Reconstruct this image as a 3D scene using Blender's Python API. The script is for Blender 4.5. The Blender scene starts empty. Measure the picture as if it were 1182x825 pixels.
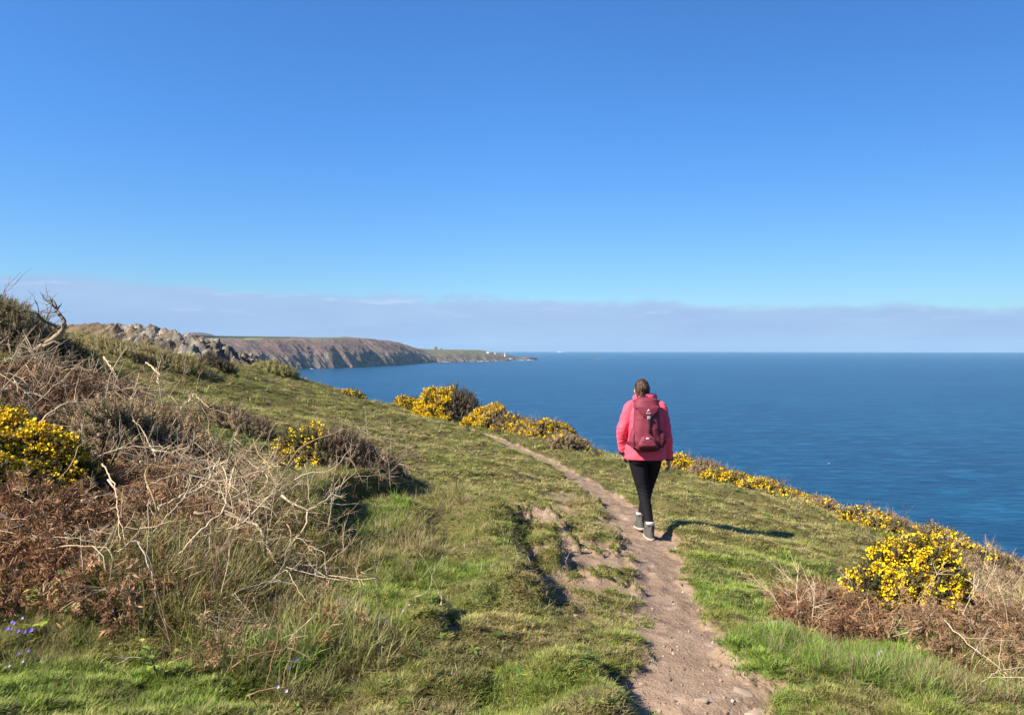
import bpy, math, random
import numpy as np
from mathutils import Vector, Matrix, noise as mnoise

S = bpy.context.scene
COL = S.collection
R = math.radians
F0 = 880.0            # focal length in photo pixels (photo 1182 px wide)
EYE = 403.0           # photo row of the camera's own height
SEA = -60.0

# ------------------------------------------------------------------ camera
cam_d = bpy.data.cameras.new('camera')
cam_d.sensor_width = 36.0
cam_d.lens = 36.0 * F0 / 1182.0
cam_d.shift_y = -9.5 / 1182.0
cam_d.clip_start = 0.05
cam_d.clip_end = 90000.0
cam = bpy.data.objects.new('camera', cam_d)
cam.rotation_euler = (R(90), 0, 0)
COL.objects.link(cam)
S.camera = cam

# ------------------------------------------------------------------ sun, sky, exposure
SUN_DIR = Vector((-2.16, -1.30, 2.05)).normalized()     # from the scene towards the sun
SUN_EL = math.asin(SUN_DIR.z)
SUN_AZ = math.atan2(SUN_DIR.x, SUN_DIR.y)
sun_d = bpy.data.lights.new('sun', 'SUN')
sun_d.energy = 5.0
sun_d.angle = R(0.53)
sun_d.color = (1.0, 0.90, 0.74)
sun = bpy.data.objects.new('sun', sun_d)
sun.rotation_euler = SUN_DIR.to_track_quat('Z', 'Y').to_euler()
sun.location = SUN_DIR * 50
COL.objects.link(sun)

W = bpy.data.worlds.new('World')
S.world = W
W.use_nodes = True
nt = W.node_tree
nt.nodes.clear()

def nd(t, kind, **kw):
    n = t.nodes.new(kind)
    for k, v in kw.items():
        if k.startswith('i_'):
            n.inputs[k[2:]].default_value = v
        else:
            setattr(n, k, v)
    return n

def mth(t, op, a, b=None, c=None, clamp=False):
    n = t.nodes.new('ShaderNodeMath')
    n.operation = op
    n.use_clamp = clamp
    for i, v in enumerate((a, b, c)):
        if v is None:
            continue
        if isinstance(v, (int, float)):
            n.inputs[i].default_value = v
        else:
            t.links.new(v, n.inputs[i])
    return n.outputs[0]

def mixc(t, fac, a, b, blend='MIX'):
    n = t.nodes.new('ShaderNodeMix')
    n.data_type = 'RGBA'
    n.blend_type = blend
    n.clamp_factor = True
    for sock, v in ((n.inputs[0], fac), (n.inputs[6], a), (n.inputs[7], b)):
        if isinstance(v, (int, float)):
            sock.default_value = v
        elif isinstance(v, tuple):
            sock.default_value = v if len(v) == 4 else (*v, 1)
        else:
            t.links.new(v, sock)
    return n.outputs[2]

def sstep(t, v, lo, hi):
    n = t.nodes.new('ShaderNodeMapRange')
    n.interpolation_type = 'SMOOTHSTEP'
    n.inputs['From Min'].default_value = lo
    n.inputs['From Max'].default_value = hi
    t.links.new(v, n.inputs['Value'])
    return n.outputs[0]

sky = nd(nt, 'ShaderNodeTexSky', sky_type='NISHITA', sun_disc=False)
sky.sun_elevation = SUN_EL
sky.sun_rotation = SUN_AZ
sky.altitude = 0.0
sky.air_density = 1.0
sky.dust_density = 0.3
sky.ozone_density = 3.0
tc = nd(nt, 'ShaderNodeTexCoord')
sx = nd(nt, 'ShaderNodeSeparateXYZ')
nt.links.new(tc.outputs['Generated'], sx.inputs[0])
hsv = nd(nt, 'ShaderNodeHueSaturation')
hsv.inputs['Saturation'].default_value = 1.0
hsv.inputs['Value'].default_value = 1.0
hsv.inputs['Hue'].default_value = 0.502
nt.links.new(sky.outputs[0], hsv.inputs['Color'])
# a bank of distant cloud low over the horizon
mp = nd(nt, 'ShaderNodeMapping')
mp.inputs['Scale'].default_value = (1.0, 1.0, 3.2)
nt.links.new(tc.outputs['Generated'], mp.inputs[0])
n1 = nd(nt, 'ShaderNodeTexNoise', i_Scale=7.0, i_Detail=5.0, i_Roughness=0.55)
nt.links.new(mp.outputs[0], n1.inputs['Vector'])
n2 = nd(nt, 'ShaderNodeTexNoise', i_Scale=16.0, i_Detail=6.0, i_Roughness=0.6)
nt.links.new(mp.outputs[0], n2.inputs['Vector'])
edge = mth(nt, 'ADD', mth(nt, 'MULTIPLY', sx.outputs['X'], -0.032), 0.0655)
edge = mth(nt, 'ADD', edge, mth(nt, 'MULTIPLY', mth(nt, 'SUBTRACT', n1.outputs[0], 0.5), 0.032))
edge = mth(nt, 'ADD', edge, mth(nt, 'MULTIPLY', mth(nt, 'SUBTRACT', n2.outputs[0], 0.5), 0.016))
n5 = nd(nt, 'ShaderNodeTexNoise', i_Scale=55.0, i_Detail=5.0, i_Roughness=0.65)
nt.links.new(mp.outputs[0], n5.inputs['Vector'])
edge = mth(nt, 'ADD', edge, mth(nt, 'MULTIPLY', mth(nt, 'SUBTRACT', n5.outputs[0], 0.5), 0.012))
below = mth(nt, 'SUBTRACT', edge, sx.outputs['Z'])
mask = sstep(nt, below, -0.004, 0.009)
mask = mth(nt, 'MULTIPLY', mask, mth(nt, 'ADD', mth(nt, 'MULTIPLY', n1.outputs[0], 0.4), 0.70), clamp=True)
mp2 = nd(nt, 'ShaderNodeMapping')
mp2.inputs['Scale'].default_value = (1.0, 1.0, 7.0)
nt.links.new(tc.outputs['Generated'], mp2.inputs[0])
n3 = nd(nt, 'ShaderNodeTexNoise', i_Scale=5.0, i_Detail=4.0, i_Roughness=0.5)
nt.links.new(mp2.outputs[0], n3.inputs['Vector'])
CL = 10.0
cl_hi = tuple(CL * c for c in (0.325, 0.44, 0.645))
cl_lo = tuple(CL * c for c in (0.26, 0.375, 0.61))
hgt = sstep(nt, sx.outputs['Z'], 0.0, 0.075)
clf = mth(nt, 'ADD', mth(nt, 'MULTIPLY', hgt, 0.75), mth(nt, 'MULTIPLY', mth(nt, 'SUBTRACT', n3.outputs[0], 0.5), 2.2), clamp=True)
ccol = mixc(nt, clf, cl_lo, cl_hi)
tintsky = mixc(nt, 1.0, hsv.outputs[0], mixc(nt, sstep(nt, sx.outputs['Z'], .02, .30), (.62, .91, 1.17), (.48, .97, 1.48)), 'MULTIPLY')
n4 = nd(nt, 'ShaderNodeTexNoise', i_Scale=11.0, i_Detail=6.0, i_Roughness=0.6)
nt.links.new(mp2.outputs[0], n4.inputs['Vector'])
ccol = mixc(nt, mth(nt, 'MULTIPLY', sstep(nt, n4.outputs[0], .55, .74), sstep(nt, sx.outputs['Z'], .02, .06)), ccol, tuple(CL * c for c in (.43, .52, .685)))
right = mth(nt, 'SUBTRACT', 1.0, mth(nt, 'MULTIPLY', mth(nt, 'MAXIMUM', sx.outputs['X'], 0.0), 0.42))
tintsky = mixc(nt, 1.0, tintsky, right, 'MULTIPLY')
skyc = mixc(nt, mask, tintsky, ccol)
bg = nd(nt, 'ShaderNodeBackground')
bg.inputs['Strength'].default_value = 0.058
nt.links.new(skyc, bg.inputs['Color'])
wo = nd(nt, 'ShaderNodeOutputWorld')
nt.links.new(bg.outputs[0], wo.inputs['Surface'])

S.view_settings.view_transform = 'Standard'
S.view_settings.look = 'None'
S.view_settings.exposure = 1.20
S.view_settings.gamma = 1.0
S.view_settings.use_curve_mapping = False
S.render.engine = 'CYCLES'
S.cycles.use_denoising = True
S.cycles.use_adaptive_sampling = False
S.cycles.max_bounces = 6
S.cycles.diffuse_bounces = 3
S.cycles.volume_bounces = 0
S.cycles.volume_max_steps = 64

rng = np.random.default_rng(7)
random.seed(7)

# ------------------------------------------------------------------ numpy helpers
def _hash(ix, iy, seed):
    h = (ix.astype(np.int64) * 374761393 + iy.astype(np.int64) * 668265263 + seed * 1442695041) & 0xFFFFFFFF
    h = ((h ^ (h >> 13)) * 1274126177) & 0xFFFFFFFF
    h = (h ^ (h >> 16)) & 0xFFFFFF
    return h / float(0xFFFFFF)

def vnoise(x, y, seed=0):
    x = np.asarray(x, float); y = np.asarray(y, float)
    ix = np.floor(x); iy = np.floor(y)
    fx = x - ix; fy = y - iy
    fx = fx * fx * fx * (fx * (fx * 6 - 15) + 10)
    fy = fy * fy * fy * (fy * (fy * 6 - 15) + 10)
    a = _hash(ix, iy, seed); b = _hash(ix + 1, iy, seed)
    c = _hash(ix, iy + 1, seed); d = _hash(ix + 1, iy + 1, seed)
    return (a + (b - a) * fx) * (1 - fy) + (c + (d - c) * fx) * fy

def fbm(x, y, octv=4, seed=0, rough=0.5):
    s = 0.0; a = 1.0; t = 0.0; f = 1.0
    for o in range(octv):
        s = s + a * vnoise(x * f + 17.3 * o, y * f - 9.1 * o, seed + o)
        t += a; a *= rough; f *= 2.03
    return s / t

def sst(v, lo, hi):
    t = np.clip((v - lo) / (hi - lo), 0, 1)
    return t * t * (3 - 2 * t)

def at(px, py, y):
    return np.array([(px - 591.0) * y / F0, y, -(py - EYE) * y / F0])

def seg_dist(x, y, pts):
    """distance to a polyline, signed side (+ on its left), and interpolated index"""
    best = np.full(np.shape(x), 1e9); side = np.zeros(np.shape(x)); par = np.zeros(np.shape(x))
    for i in range(len(pts) - 1):
        ax, ay = pts[i][0], pts[i][1]; bx, by = pts[i + 1][0], pts[i + 1][1]
        dx, dy = bx - ax, by - ay
        L2 = dx * dx + dy * dy
        t = np.clip(((x - ax) * dx + (y - ay) * dy) / L2, 0, 1)
        qx = ax + t * dx; qy = ay + t * dy
        d = np.hypot(x - qx, y - qy)
        cr = dx * (y - ay) - dy * (x - ax)
        m = d < best - 1e-9
        best = np.where(m, d, best); side = np.where(m, np.sign(cr), side); par = np.where(m, i + t, par)
    return best, side, par

def in_poly(x, y, poly):
    inside = np.zeros(np.shape(x), bool)
    n = len(poly)
    for i in range(n):
        x1, y1 = poly[i][0], poly[i][1]; x2, y2 = poly[(i + 1) % n][0], poly[(i + 1) % n][1]
        if y1 == y2:
            continue
        c = ((y1 > y) != (y2 > y)) & (x < (x2 - x1) * (y - y1) / (y2 - y1) + x1)
        inside ^= c
    return inside

# ------------------------------------------------------------------ terrain height
CTRL_PX = [(0,825,2.9),(250,825,3.1),(500,825,3.3),(820,825,3.5),(1182,825,3.95),
  (0,700,4.0),(300,660,5.0),(500,700,4.75),(600,680,5.3),(785,720,4.75),(1000,730,5.1),(1182,760,4.9),
  (100,620,5.4),(400,560,8.8),(570,600,7.6),(750,622,7.86),(900,640,7.7),(1040,690,7.0),(1182,705,7.0),
  (930,610,9.6),(690,565,11.5),(850,575,12.0),(640,535,15.5),(560,500,20.5),(400,500,13.5),(250,460,17),
  (500,520,14),(450,480,19.5),(300,440,22),(200,420,19),(100,402,18),(0,400,13),(0,372,15),(100,500,8),(200,480,10),
  (0,520,6.5),(0,600,5),
  (75,384,24),(250,418,27),(330,430,28),(400,453,27),(470,473,25),(500,484,24),(570,498,22),(660,514,19),(780,543,17),(920,580,14),(990,605,12.5),(1100,646,10.8),(1182,682,9.8)]
CTRL = [tuple(at(*c)) for c in CTRL_PX] + [(-10,-5,.2),(0,-5,-1.45),(8,-5,-3.4),(-25,18,2.2),(-20,5,1.5),(-20,30,.6),(-12,8,.6),
  (8.0,8.0,-3.2),(8.5,2.0,-3.4),(3.6,1.0,-2.15),(-3.5,1.0,-.95),(-35,30,2.5),(-60,38,3)]
CTRL = np.array(CTRL)
def _U(r2):
    return np.where(r2 > 1e-12, 0.5 * r2 * np.log(np.maximum(r2, 1e-12)), 0)
_n = len(CTRL)
_d2 = (CTRL[:, None, 0] - CTRL[None, :, 0]) ** 2 + (CTRL[:, None, 1] - CTRL[None, :, 1]) ** 2
_K = _U(_d2) + np.eye(_n) * 0.25
_P = np.c_[np.ones(_n), CTRL[:, :2]]
_A = np.block([[_K, _P], [_P.T, np.zeros((3, 3))]])
_w = np.linalg.solve(_A, np.r_[CTRL[:, 2], 0, 0, 0])
def tps(x, y):
    s = np.shape(x)
    x = np.ravel(x); y = np.ravel(y)
    z = _w[_n] + _w[_n + 1] * x + _w[_n + 2] * y
    for i in range(_n):
        z = z + _w[i] * _U((x - CTRL[i, 0]) ** 2 + (y - CTRL[i, 1]) ** 2)
    return z.reshape(s)

EDGE = [(-200,80),(-60,38),(-30,31)] + [tuple(at(*c)[:2]) for c in [(75,384,24.3),(250,418,27.3),(330,430,28.3),(400,453,27.3),(470,473,25.3),(500,484,24.3),(570,498,22.3),(660,514,19.3),(780,543,17.2),(920,580,14.2),(990,605,12.7),(1100,646,11),(1182,682,10)]] + [(7.9,7.5),(8.6,2),(9,-14)]
EDGE = np.array(EDGE)

def edge_d(x, y):
    d, s, p = seg_dist(x, y, EDGE)
    return d * s, p          # positive beyond the edge (left of the polyline direction)

def h_base(x, y):
    x = np.asarray(x, float); y = np.asarray(y, float)
    d, p = edge_d(x, y)
    i = np.clip(p.astype(int), 0, len(EDGE) - 2); t = p - i
    qx = EDGE[i, 0] + (EDGE[i + 1, 0] - EDGE[i, 0]) * t
    qy = EDGE[i, 1] + (EDGE[i + 1, 1] - EDGE[i, 1]) * t
    out = d > 0
    z = tps(np.where(out, qx, x), np.where(out, qy, y))
    dd = np.where(out, d, 0)
    return np.maximum(z - 0.33 * dd - 0.03 * dd ** 2, -66.0)

_YS = np.concatenate([np.arange(2.2, 12, .02), np.arange(12, 60, .06)])
def hit(px, py, off=0.0):
    X = (px - 591.0) * _YS / F0
    Z = -(py - EYE) * _YS / F0
    hb = h_base(X, _YS)
    k = np.nonzero(Z < hb + off)[0]
    if len(k) and _YS[k[0]] < 34:
        i = k[0]
    else:                                   # grazes the skyline: the ground nearest to the line of sight
        i = int(np.argmax(np.where((_YS > 4) & (_YS < 34), (hb - Z) / _YS, -9)))
    return np.array([X[i], _YS[i], float(h_base(X[i], _YS[i]))])
def hits(l):
    return [hit(*p) for p in l]

# the trodden path
PATH_PX = [(905,900,160),(860,850,145),(822,820,135),(800,775,92),(787,735,55),(778,700,48),(767,665,42),(755,630,38),(738,603,34),(706,576,31),(672,553,24),(632,531,17),(592,513,13),(552,499,9),(532,492,6)]
PATH = []
for px, py, hw in PATH_PX:
    if py > 830:
        q = at(px, py, 3.5 - (py - 825) * .011); PATH.append((q[0], q[1], hw * q[1] / F0 * .8))
    else:
        q = hit(px, py); PATH.append((q[0], q[1], hw * q[1] / F0 * .80))
PATH = np.array(PATH)
# bare soil patches beside it: centre pixel, size in pixels, weight
PATCH = []
for px, py, rx, ry, w in [(622,610,42,22,1.0),(655,640,34,20,.9),(700,606,26,12,.6),(705,640,36,16,.85),(690,672,46,16,.9),(735,680,20,9,.6),(648,668,30,10,.6),
    (602,650,20,16,.9),(640,583,16,7,.8),(662,590,20,9,.6),(745,775,34,8,.6),(722,806,20,12,1.0),(850,806,60,12,.7),(655,572,26,8,.5),(596,540,9,4,.6),(600,548,16,5,.5),
    (905,630,18,4,.8),(880,640,14,5,.6),(520,730,10,12,.9),(880,725,16,7,.8),(930,744,14,6,.7),(560,600,14,8,.8),(640,700,12,6,.5),(700,745,60,18,.45),(690,705,50,16,.5),(735,720,24,20,.5),(672,690,30,10,.5),(760,800,40,10,.6),(720,640,24,14,.5),(800,760,40,10,.5)]:
    q = hit(px, py)
    PATCH.append((q[0], q[1], rx * q[1] / F0, ry * q[1] ** 2 / (F0 * abs(q[2])), w))

def path_mask(x, y):
    d, s, p = seg_dist(x, y, PATH)
    i = np.clip(p.astype(int), 0, len(PATH) - 2)
    hw = PATH[i, 2] + (PATH[i + 1, 2] - PATH[i, 2]) * (p - i)
    nz = (fbm(x * 2.6, y * 2.6, 4, 31, .6) - .5)
    far = sst(y, 8, 16)
    nz2 = fbm(x * 9.5, y * 9.5, 3, 37, .6) - .5
    v = 1 - d / hw + nz * (1.5 - .8 * far) + nz2 * (.8 - .5 * far)
    return sst(v, -.30, .34)

def dirt_mask(x, y):
    m = path_mask(x, y)
    nz = fbm(x * 3.4, y * 3.4, 4, 61, .62) - .5
    for cx, cy, rx, ry, w in PATCH:
        e = np.hypot((x - cx) / rx, (y - cy) / ry)
        m = np.maximum(m, w * sst(1 - e + nz * 2.6 + (fbm(x * 11, y * 11, 3, 67, .6) - .5) * 1.3, .0, .45))
    return np.clip(m, 0, 1)

# low banks: left side higher than right (polyline, height, width of step, reach on the upper side)
BANKS = [([at(735,900,2.7),hit(712,822),hit(700,795),hit(672,765)], .17, .07, .5),
         ([hit(640,718),hit(622,690),hit(600,668),hit(597,645),hit(590,615),hit(560,596),hit(540,575)], .22, .12, .7),
         ([hit(655,664),hit(660,650),hit(640,640),hit(612,632)], .12, .07, .3),
         ([hit(670,668),hit(652,650),hit(626,628)], .0, .05, .3),
         ([hit(672,642),hit(655,618),hit(640,604),hit(612,583),hit(600,570)], .13, .06, .7),
         ([hit(520,755),hit(516,730),hit(510,700)], .10, .07, .35),
         ([hit(400,660),hit(375,622),hit(392,590),hit(440,578),hit(480,570)], .30, .12, .8), ([hit(520,690),hit(498,640),hit(490,618),hit(500,596)], .14, .20, .6),
         ([hit(700,598),hit(690,585),hit(676,578)], .07, .05, .3),
         ([hit(905,632),hit(872,628),hit(850,622)], .06, .05, .4)]

def micro(x, y, dirt=None):
    z = np.zeros(np.shape(x))
    wob = (fbm(x * 3.3, y * 3.3, 3, 81) - .5) * .30
    for pts, hgt_, wd, reach in BANKS:
        if hgt_ <= 0:
            continue
        d, s, p = seg_dist(x, y, pts)
        ends = sst(p, 0.02, .6) * sst(len(pts) - 1 - p, 0.02, .6)
        sd = d * s + wob * .35
        z += hgt_ * ends * sst(sd, -wd, wd) * (1 - sst(sd, wd, reach + wd))
    near = 1 - sst(y, 25, 45)
    calm = 1 - .72 * np.exp(-((x - 2.3) / 1.3) ** 2 - ((y - 8.7) / .9) ** 2)      # smooth slope right of the path
    z += .085 * np.exp(-((x - 1.98) / .45) ** 2 - ((y - 8.6) / .5) ** 2) - .10 * np.exp(-((x - 3.3) / .8) ** 2 - ((y - 9.2) / .6) ** 2)
    if dirt is None:
        dirt = dirt_mask(x, y)
    g = 1 - dirt
    z += calm * near * (fbm(x * .55, y * .55, 3, 3) - .5) * .22 * (.45 + .55 * g)
    z += calm * near * g * (fbm(x * 2.3, y * 2.3, 4, 11, .62) - .5) * .20
    z += calm * near * g * (np.abs(fbm(x * 5.1, y * 6.3, 3, 21) - .5)) * .07
    z -= near * dirt * .022 * sst(vnoise(x * 4.6, y * 3.9, 47), .55, .85)
    z += near * dirt * ((fbm(x * 9, y * 9, 4, 41, .6) - .5) * .035 - .045)
    return z

MOUNDS = []   # litter mounds under the dead scrub: cx, cy, rx, ry, h
for px, py, rx, ry, h in [(60,560,1.3,.9,.34),(150,600,1.2,.8,.30),(40,640,1.0,.7,.22),(120,660,.9,.6,.18),(270,560,1.0,.8,.18),(50,468,1.6,1.2,.24),(200,535,1.0,.9,.16),
    (950,700,.55,.35,.07),(1090,730,1.0,.5,.07),(1150,690,1.0,.6,.09),(410,545,.8,.6,.08),(420,600,.7,.6,.06)]:
    q = hit(px, py); MOUNDS.append((q[0], q[1], rx, ry, h))
def mound(x, y):
    z = np.zeros(np.shape(x))
    for cx, cy, rx, ry, h in MOUNDS:
        z = np.maximum(z, h * np.exp(-((x - cx) / rx) ** 2 - ((y - cy) / ry) ** 2))
    return z

def H(x, y):
    x = np.asarray(x, float); y = np.asarray(y, float)
    return h_base(x, y) + micro(x, y) + mound(x, y)
def Hs(x, y):
    return float(H(np.array([x]), np.array([y]))[0])

# ------------------------------------------------------------------ mesh helpers
def mesh_np(name, V, F, tint=None, attrs=None, smooth=False):
    """V (n,3); F list of (k,m) int arrays"""
    me = bpy.data.meshes.new(name)
    V = np.ascontiguousarray(V, np.float32)
    F = [np.asarray(f, np.int32) for f in (F if isinstance(F, list) else [F]) if len(f)]
    me.vertices.add(len(V)); me.vertices.foreach_set('co', V.ravel())
    loops = np.concatenate([f.ravel() for f in F])
    sizes = np.concatenate([np.full(len(f), f.shape[1], np.int32) for f in F])
    starts = np.concatenate([[0], np.cumsum(sizes)[:-1]]).astype(np.int32)
    me.loops.add(len(loops)); me.loops.foreach_set('vertex_index', loops)
    me.polygons.add(len(sizes)); me.polygons.foreach_set('loop_start', starts)
    if smooth:
        me.polygons.foreach_set('use_smooth', np.ones(len(sizes), bool))
    if tint is not None:
        a = me.attributes.new('tint', 'FLOAT_COLOR', 'POINT')
        c = np.ones((len(V), 4), np.float32); c[:, :3] = tint
        a.data.foreach_set('color', c.ravel())
    for k, v in (attrs or {}).items():
        a = me.attributes.new(k, 'FLOAT', 'POINT')
        a.data.foreach_set('value', np.ascontiguousarray(v, np.float32))
    me.update(calc_edges=True)
    me.validate()
    return me

def link(name, me, mat=None, parent=None, loc=None):
    o = bpy.data.objects.new(name, me)
    COL.objects.link(o)
    if mat is not None and me is not None:
        me.materials.clear(); me.materials.append(mat)
    if parent is not None:
        o.parent = parent
    if loc is not None:
        o.location = loc
    return o

def tag(o, label=None, cat=None, group=None, kind=None):
    if label: o['label'] = label
    if cat: o['category'] = cat
    if group: o['group'] = group
    if kind: o['kind'] = kind
    return o

def empty(name, loc):
    o = bpy.data.objects.new(name, None)
    o.location = loc
    o.empty_display_size = .1
    COL.objects.link(o)
    return o

def frames(d, roll):
    """rotation matrices whose z axis is d (n,3), rolled by roll (n,)"""
    d = d / np.linalg.norm(d, axis=1, keepdims=True)
    ref = np.where(np.abs(d[:, 2:3]) < .95, np.array([[0, 0, 1.0]]), np.array([[1.0, 0, 0]]))
    a = np.cross(ref, d); a /= np.linalg.norm(a, axis=1, keepdims=True)
    b = np.cross(d, a)
    c, s = np.cos(roll)[:, None], np.sin(roll)[:, None]
    u = a * c + b * s; v = -a * s + b * c
    return np.stack([u, v, d], axis=2)

def scatter(tmpls, pos, rot, scl, tint=None, r=None):
    """join many copies of template (V, tris) into one (V, F, tint)"""
    r = r or rng
    k = r.integers(0, len(tmpls), len(pos))
    VV, FF, CC = [], [], []
    base = 0
    scl = np.asarray(scl, float)
    if scl.ndim == 1:
        scl = np.repeat(scl[:, None], 3, 1)
    for j, (tv, tf) in enumerate(tmpls):
        m = np.nonzero(k == j)[0]
        if not len(m):
            continue
        v = tv[None] * scl[m][:, None, :]
        v = np.einsum('nij,nkj->nki', rot[m], v) + pos[m][:, None, :]
        nv = len(tv)
        f = tf[None] + (base + np.arange(len(m)) * nv)[:, None, None]
        VV.append(v.reshape(-1, 3)); FF.append(f.reshape(-1, tf.shape[1]))
        if tint is not None:
            CC.append(np.repeat(tint[m], nv, axis=0))
        base += nv * len(m)
    return np.concatenate(VV), np.concatenate(FF), (np.concatenate(CC) if tint is not None else None)

def tube(pts, rad, sides=5):
    pts = np.asarray(pts, float); n = len(pts)
    rad = np.broadcast_to(rad, (n,))
    tg = np.gradient(pts, axis=0)
    tg = tg / (np.linalg.norm(tg, axis=1, keepdims=True) + 1e-12)
    u = np.cross(tg[0], [0.31, .77, .55] if abs(tg[0][1]) < .8 else [.9, .1, .42]); u /= np.linalg.norm(u)
    fr = np.zeros((n, 3, 3))
    for i in range(n):                      # carry the ring along without twisting it
        u = u - tg[i] * (u @ tg[i]); u /= np.linalg.norm(u) + 1e-12
        fr[i, :, 0] = u; fr[i, :, 1] = np.cross(tg[i], u); fr[i, :, 2] = tg[i]
    a = np.arange(sides) * 2 * np.pi / sides
    ring = fr[:, :, 0][:, None] * np.cos(a)[None, :, None] + fr[:, :, 1][:, None] * np.sin(a)[None, :, None]
    V = (pts[:, None] + ring * rad[:, None, None]).reshape(-1, 3)
    i = np.arange(n - 1)[:, None] * sides; j = np.arange(sides)[None]; j2 = (j + 1) % sides
    q = np.stack([i + j, i + j2, i + sides + j2, i + sides + j], -1).reshape(-1, 4)
    V = np.vstack([V, pts[0], pts[-1]])
    c0, c1 = n * sides, n * sides + 1
    jj = np.arange(sides); jn = (jj + 1) % sides
    t0 = np.stack([jn, jj, np.full(sides, c0)], -1)
    t1 = np.stack([(n - 1) * sides + jj, (n - 1) * sides + jn, np.full(sides, c1)], -1)
    tri = np.vstack([np.stack([q[:, 0], q[:, 1], q[:, 2]], -1), np.stack([q[:, 0], q[:, 2], q[:, 3]], -1), t0, t1])
    return V, tri

class Acc:
    def __init__(s): s.V = []; s.F = []; s.C = []; s.n = 0
    def add(s, vf, tint=None):
        v, f = vf
        s.V.append(v); s.F.append(f + s.n); s.n += len(v)
        s.C.append(np.tile(np.array(tint if tint is not None else (1, 1, 1.)), (len(v), 1)))
    def mesh(s, name, smooth=False):
        return mesh_np(name, np.vstack(s.V), [np.vstack(s.F)], np.vstack(s.C), smooth=smooth)

# ------------------------------------------------------------------ materials
def new_mat(name):
    m = bpy.data.materials.new(name)
    m.use_nodes = True
    t = m.node_tree
    p = t.nodes['Principled BSDF']
    return m, t, p

def simple_mat(name, col, rough=.7, spec=.3, var=.0, scale=20., metal=0., bump=0., sheen=0.):
    m, t, p = new_mat(name)
    p.inputs['Roughness'].default_value = rough
    p.inputs['Specular IOR Level'].default_value = spec
    p.inputs['Metallic'].default_value = metal
    if sheen:
        p.inputs['Sheen Weight'].default_value = sheen
    tcn = nd(t, 'ShaderNodeTexCoord')
    nz = nd(t, 'ShaderNodeTexNoise', i_Scale=scale, i_Detail=5.0)
    t.links.new(tcn.outputs['Object'], nz.inputs['Vector'])
    lo = tuple(c * (1 - var) for c in col); hi = tuple(min(1, c * (1 + var)) for c in col)
    t.links.new(mixc(t, nz.outputs[0], lo, hi), p.inputs['Base Color'])
    if bump:
        b = nd(t, 'ShaderNodeBump', i_Strength=bump, i_Distance=.01)
        t.links.new(nz.outputs[0], b.inputs['Height'])
        t.links.new(b.outputs[0], p.inputs['Normal'])
    return m

def tint_mat(name, rough=.75, spec=.2, instancer=False, trans=0., var=.25, scale=30.):
    """plant material: every piece's own colour comes from the tint attribute, with fine variation"""
    m, t, p = new_mat(name)
    p.inputs['Roughness'].default_value = rough
    p.inputs['Specular IOR Level'].default_value = spec
    a = nd(t, 'ShaderNodeAttribute', attribute_name='tint')
    if instancer:
        a.attribute_type = 'INSTANCER'
    g = nd(t, 'ShaderNodeNewGeometry')
    nz = nd(t, 'ShaderNodeTexNoise', i_Scale=scale, i_Detail=3.0)
    t.links.new(g.outputs['Position'], nz.inputs['Vector'])
    f = mth(t, 'ADD', mth(t, 'MULTIPLY', nz.outputs[0], 2 * var), 1 - var)
    c = nd(t, 'ShaderNodeVectorMath', operation='SCALE')
    t.links.new(a.outputs['Color'], c.inputs[0]); t.links.new(f, c.inputs['Scale'])
    t.links.new(c.outputs[0], p.inputs['Base Color'])
    if trans:
        tr = nd(t, 'ShaderNodeBsdfTranslucent')
        t.links.new(c.outputs[0], tr.inputs['Color'])
        mx = nd(t, 'ShaderNodeMixShader'); mx.inputs[0].default_value = trans
        t.links.new(p.outputs[0], mx.inputs[1]); t.links.new(tr.outputs[0], mx.inputs[2])
        t.links.new(mx.outputs[0], t.nodes['Material Output'].inputs['Surface'])
    return m

M_BLADE = tint_mat('grass_blade', .55, .25, True, .32, .18, 6.)
M_LEAF = tint_mat('leaf', .5, .35, False, .2)
M_SPINE = tint_mat('gorse_spine', .65, .2, False, .1)
M_PETAL = tint_mat('gorse_petal', .55, .2, False, .2, .12)
M_DEAD = tint_mat('dead_frond', .85, .1, False, .15)
M_WOOD = tint_mat('bleached_wood', .8, .2, False, 0, .35, 60.)

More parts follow.
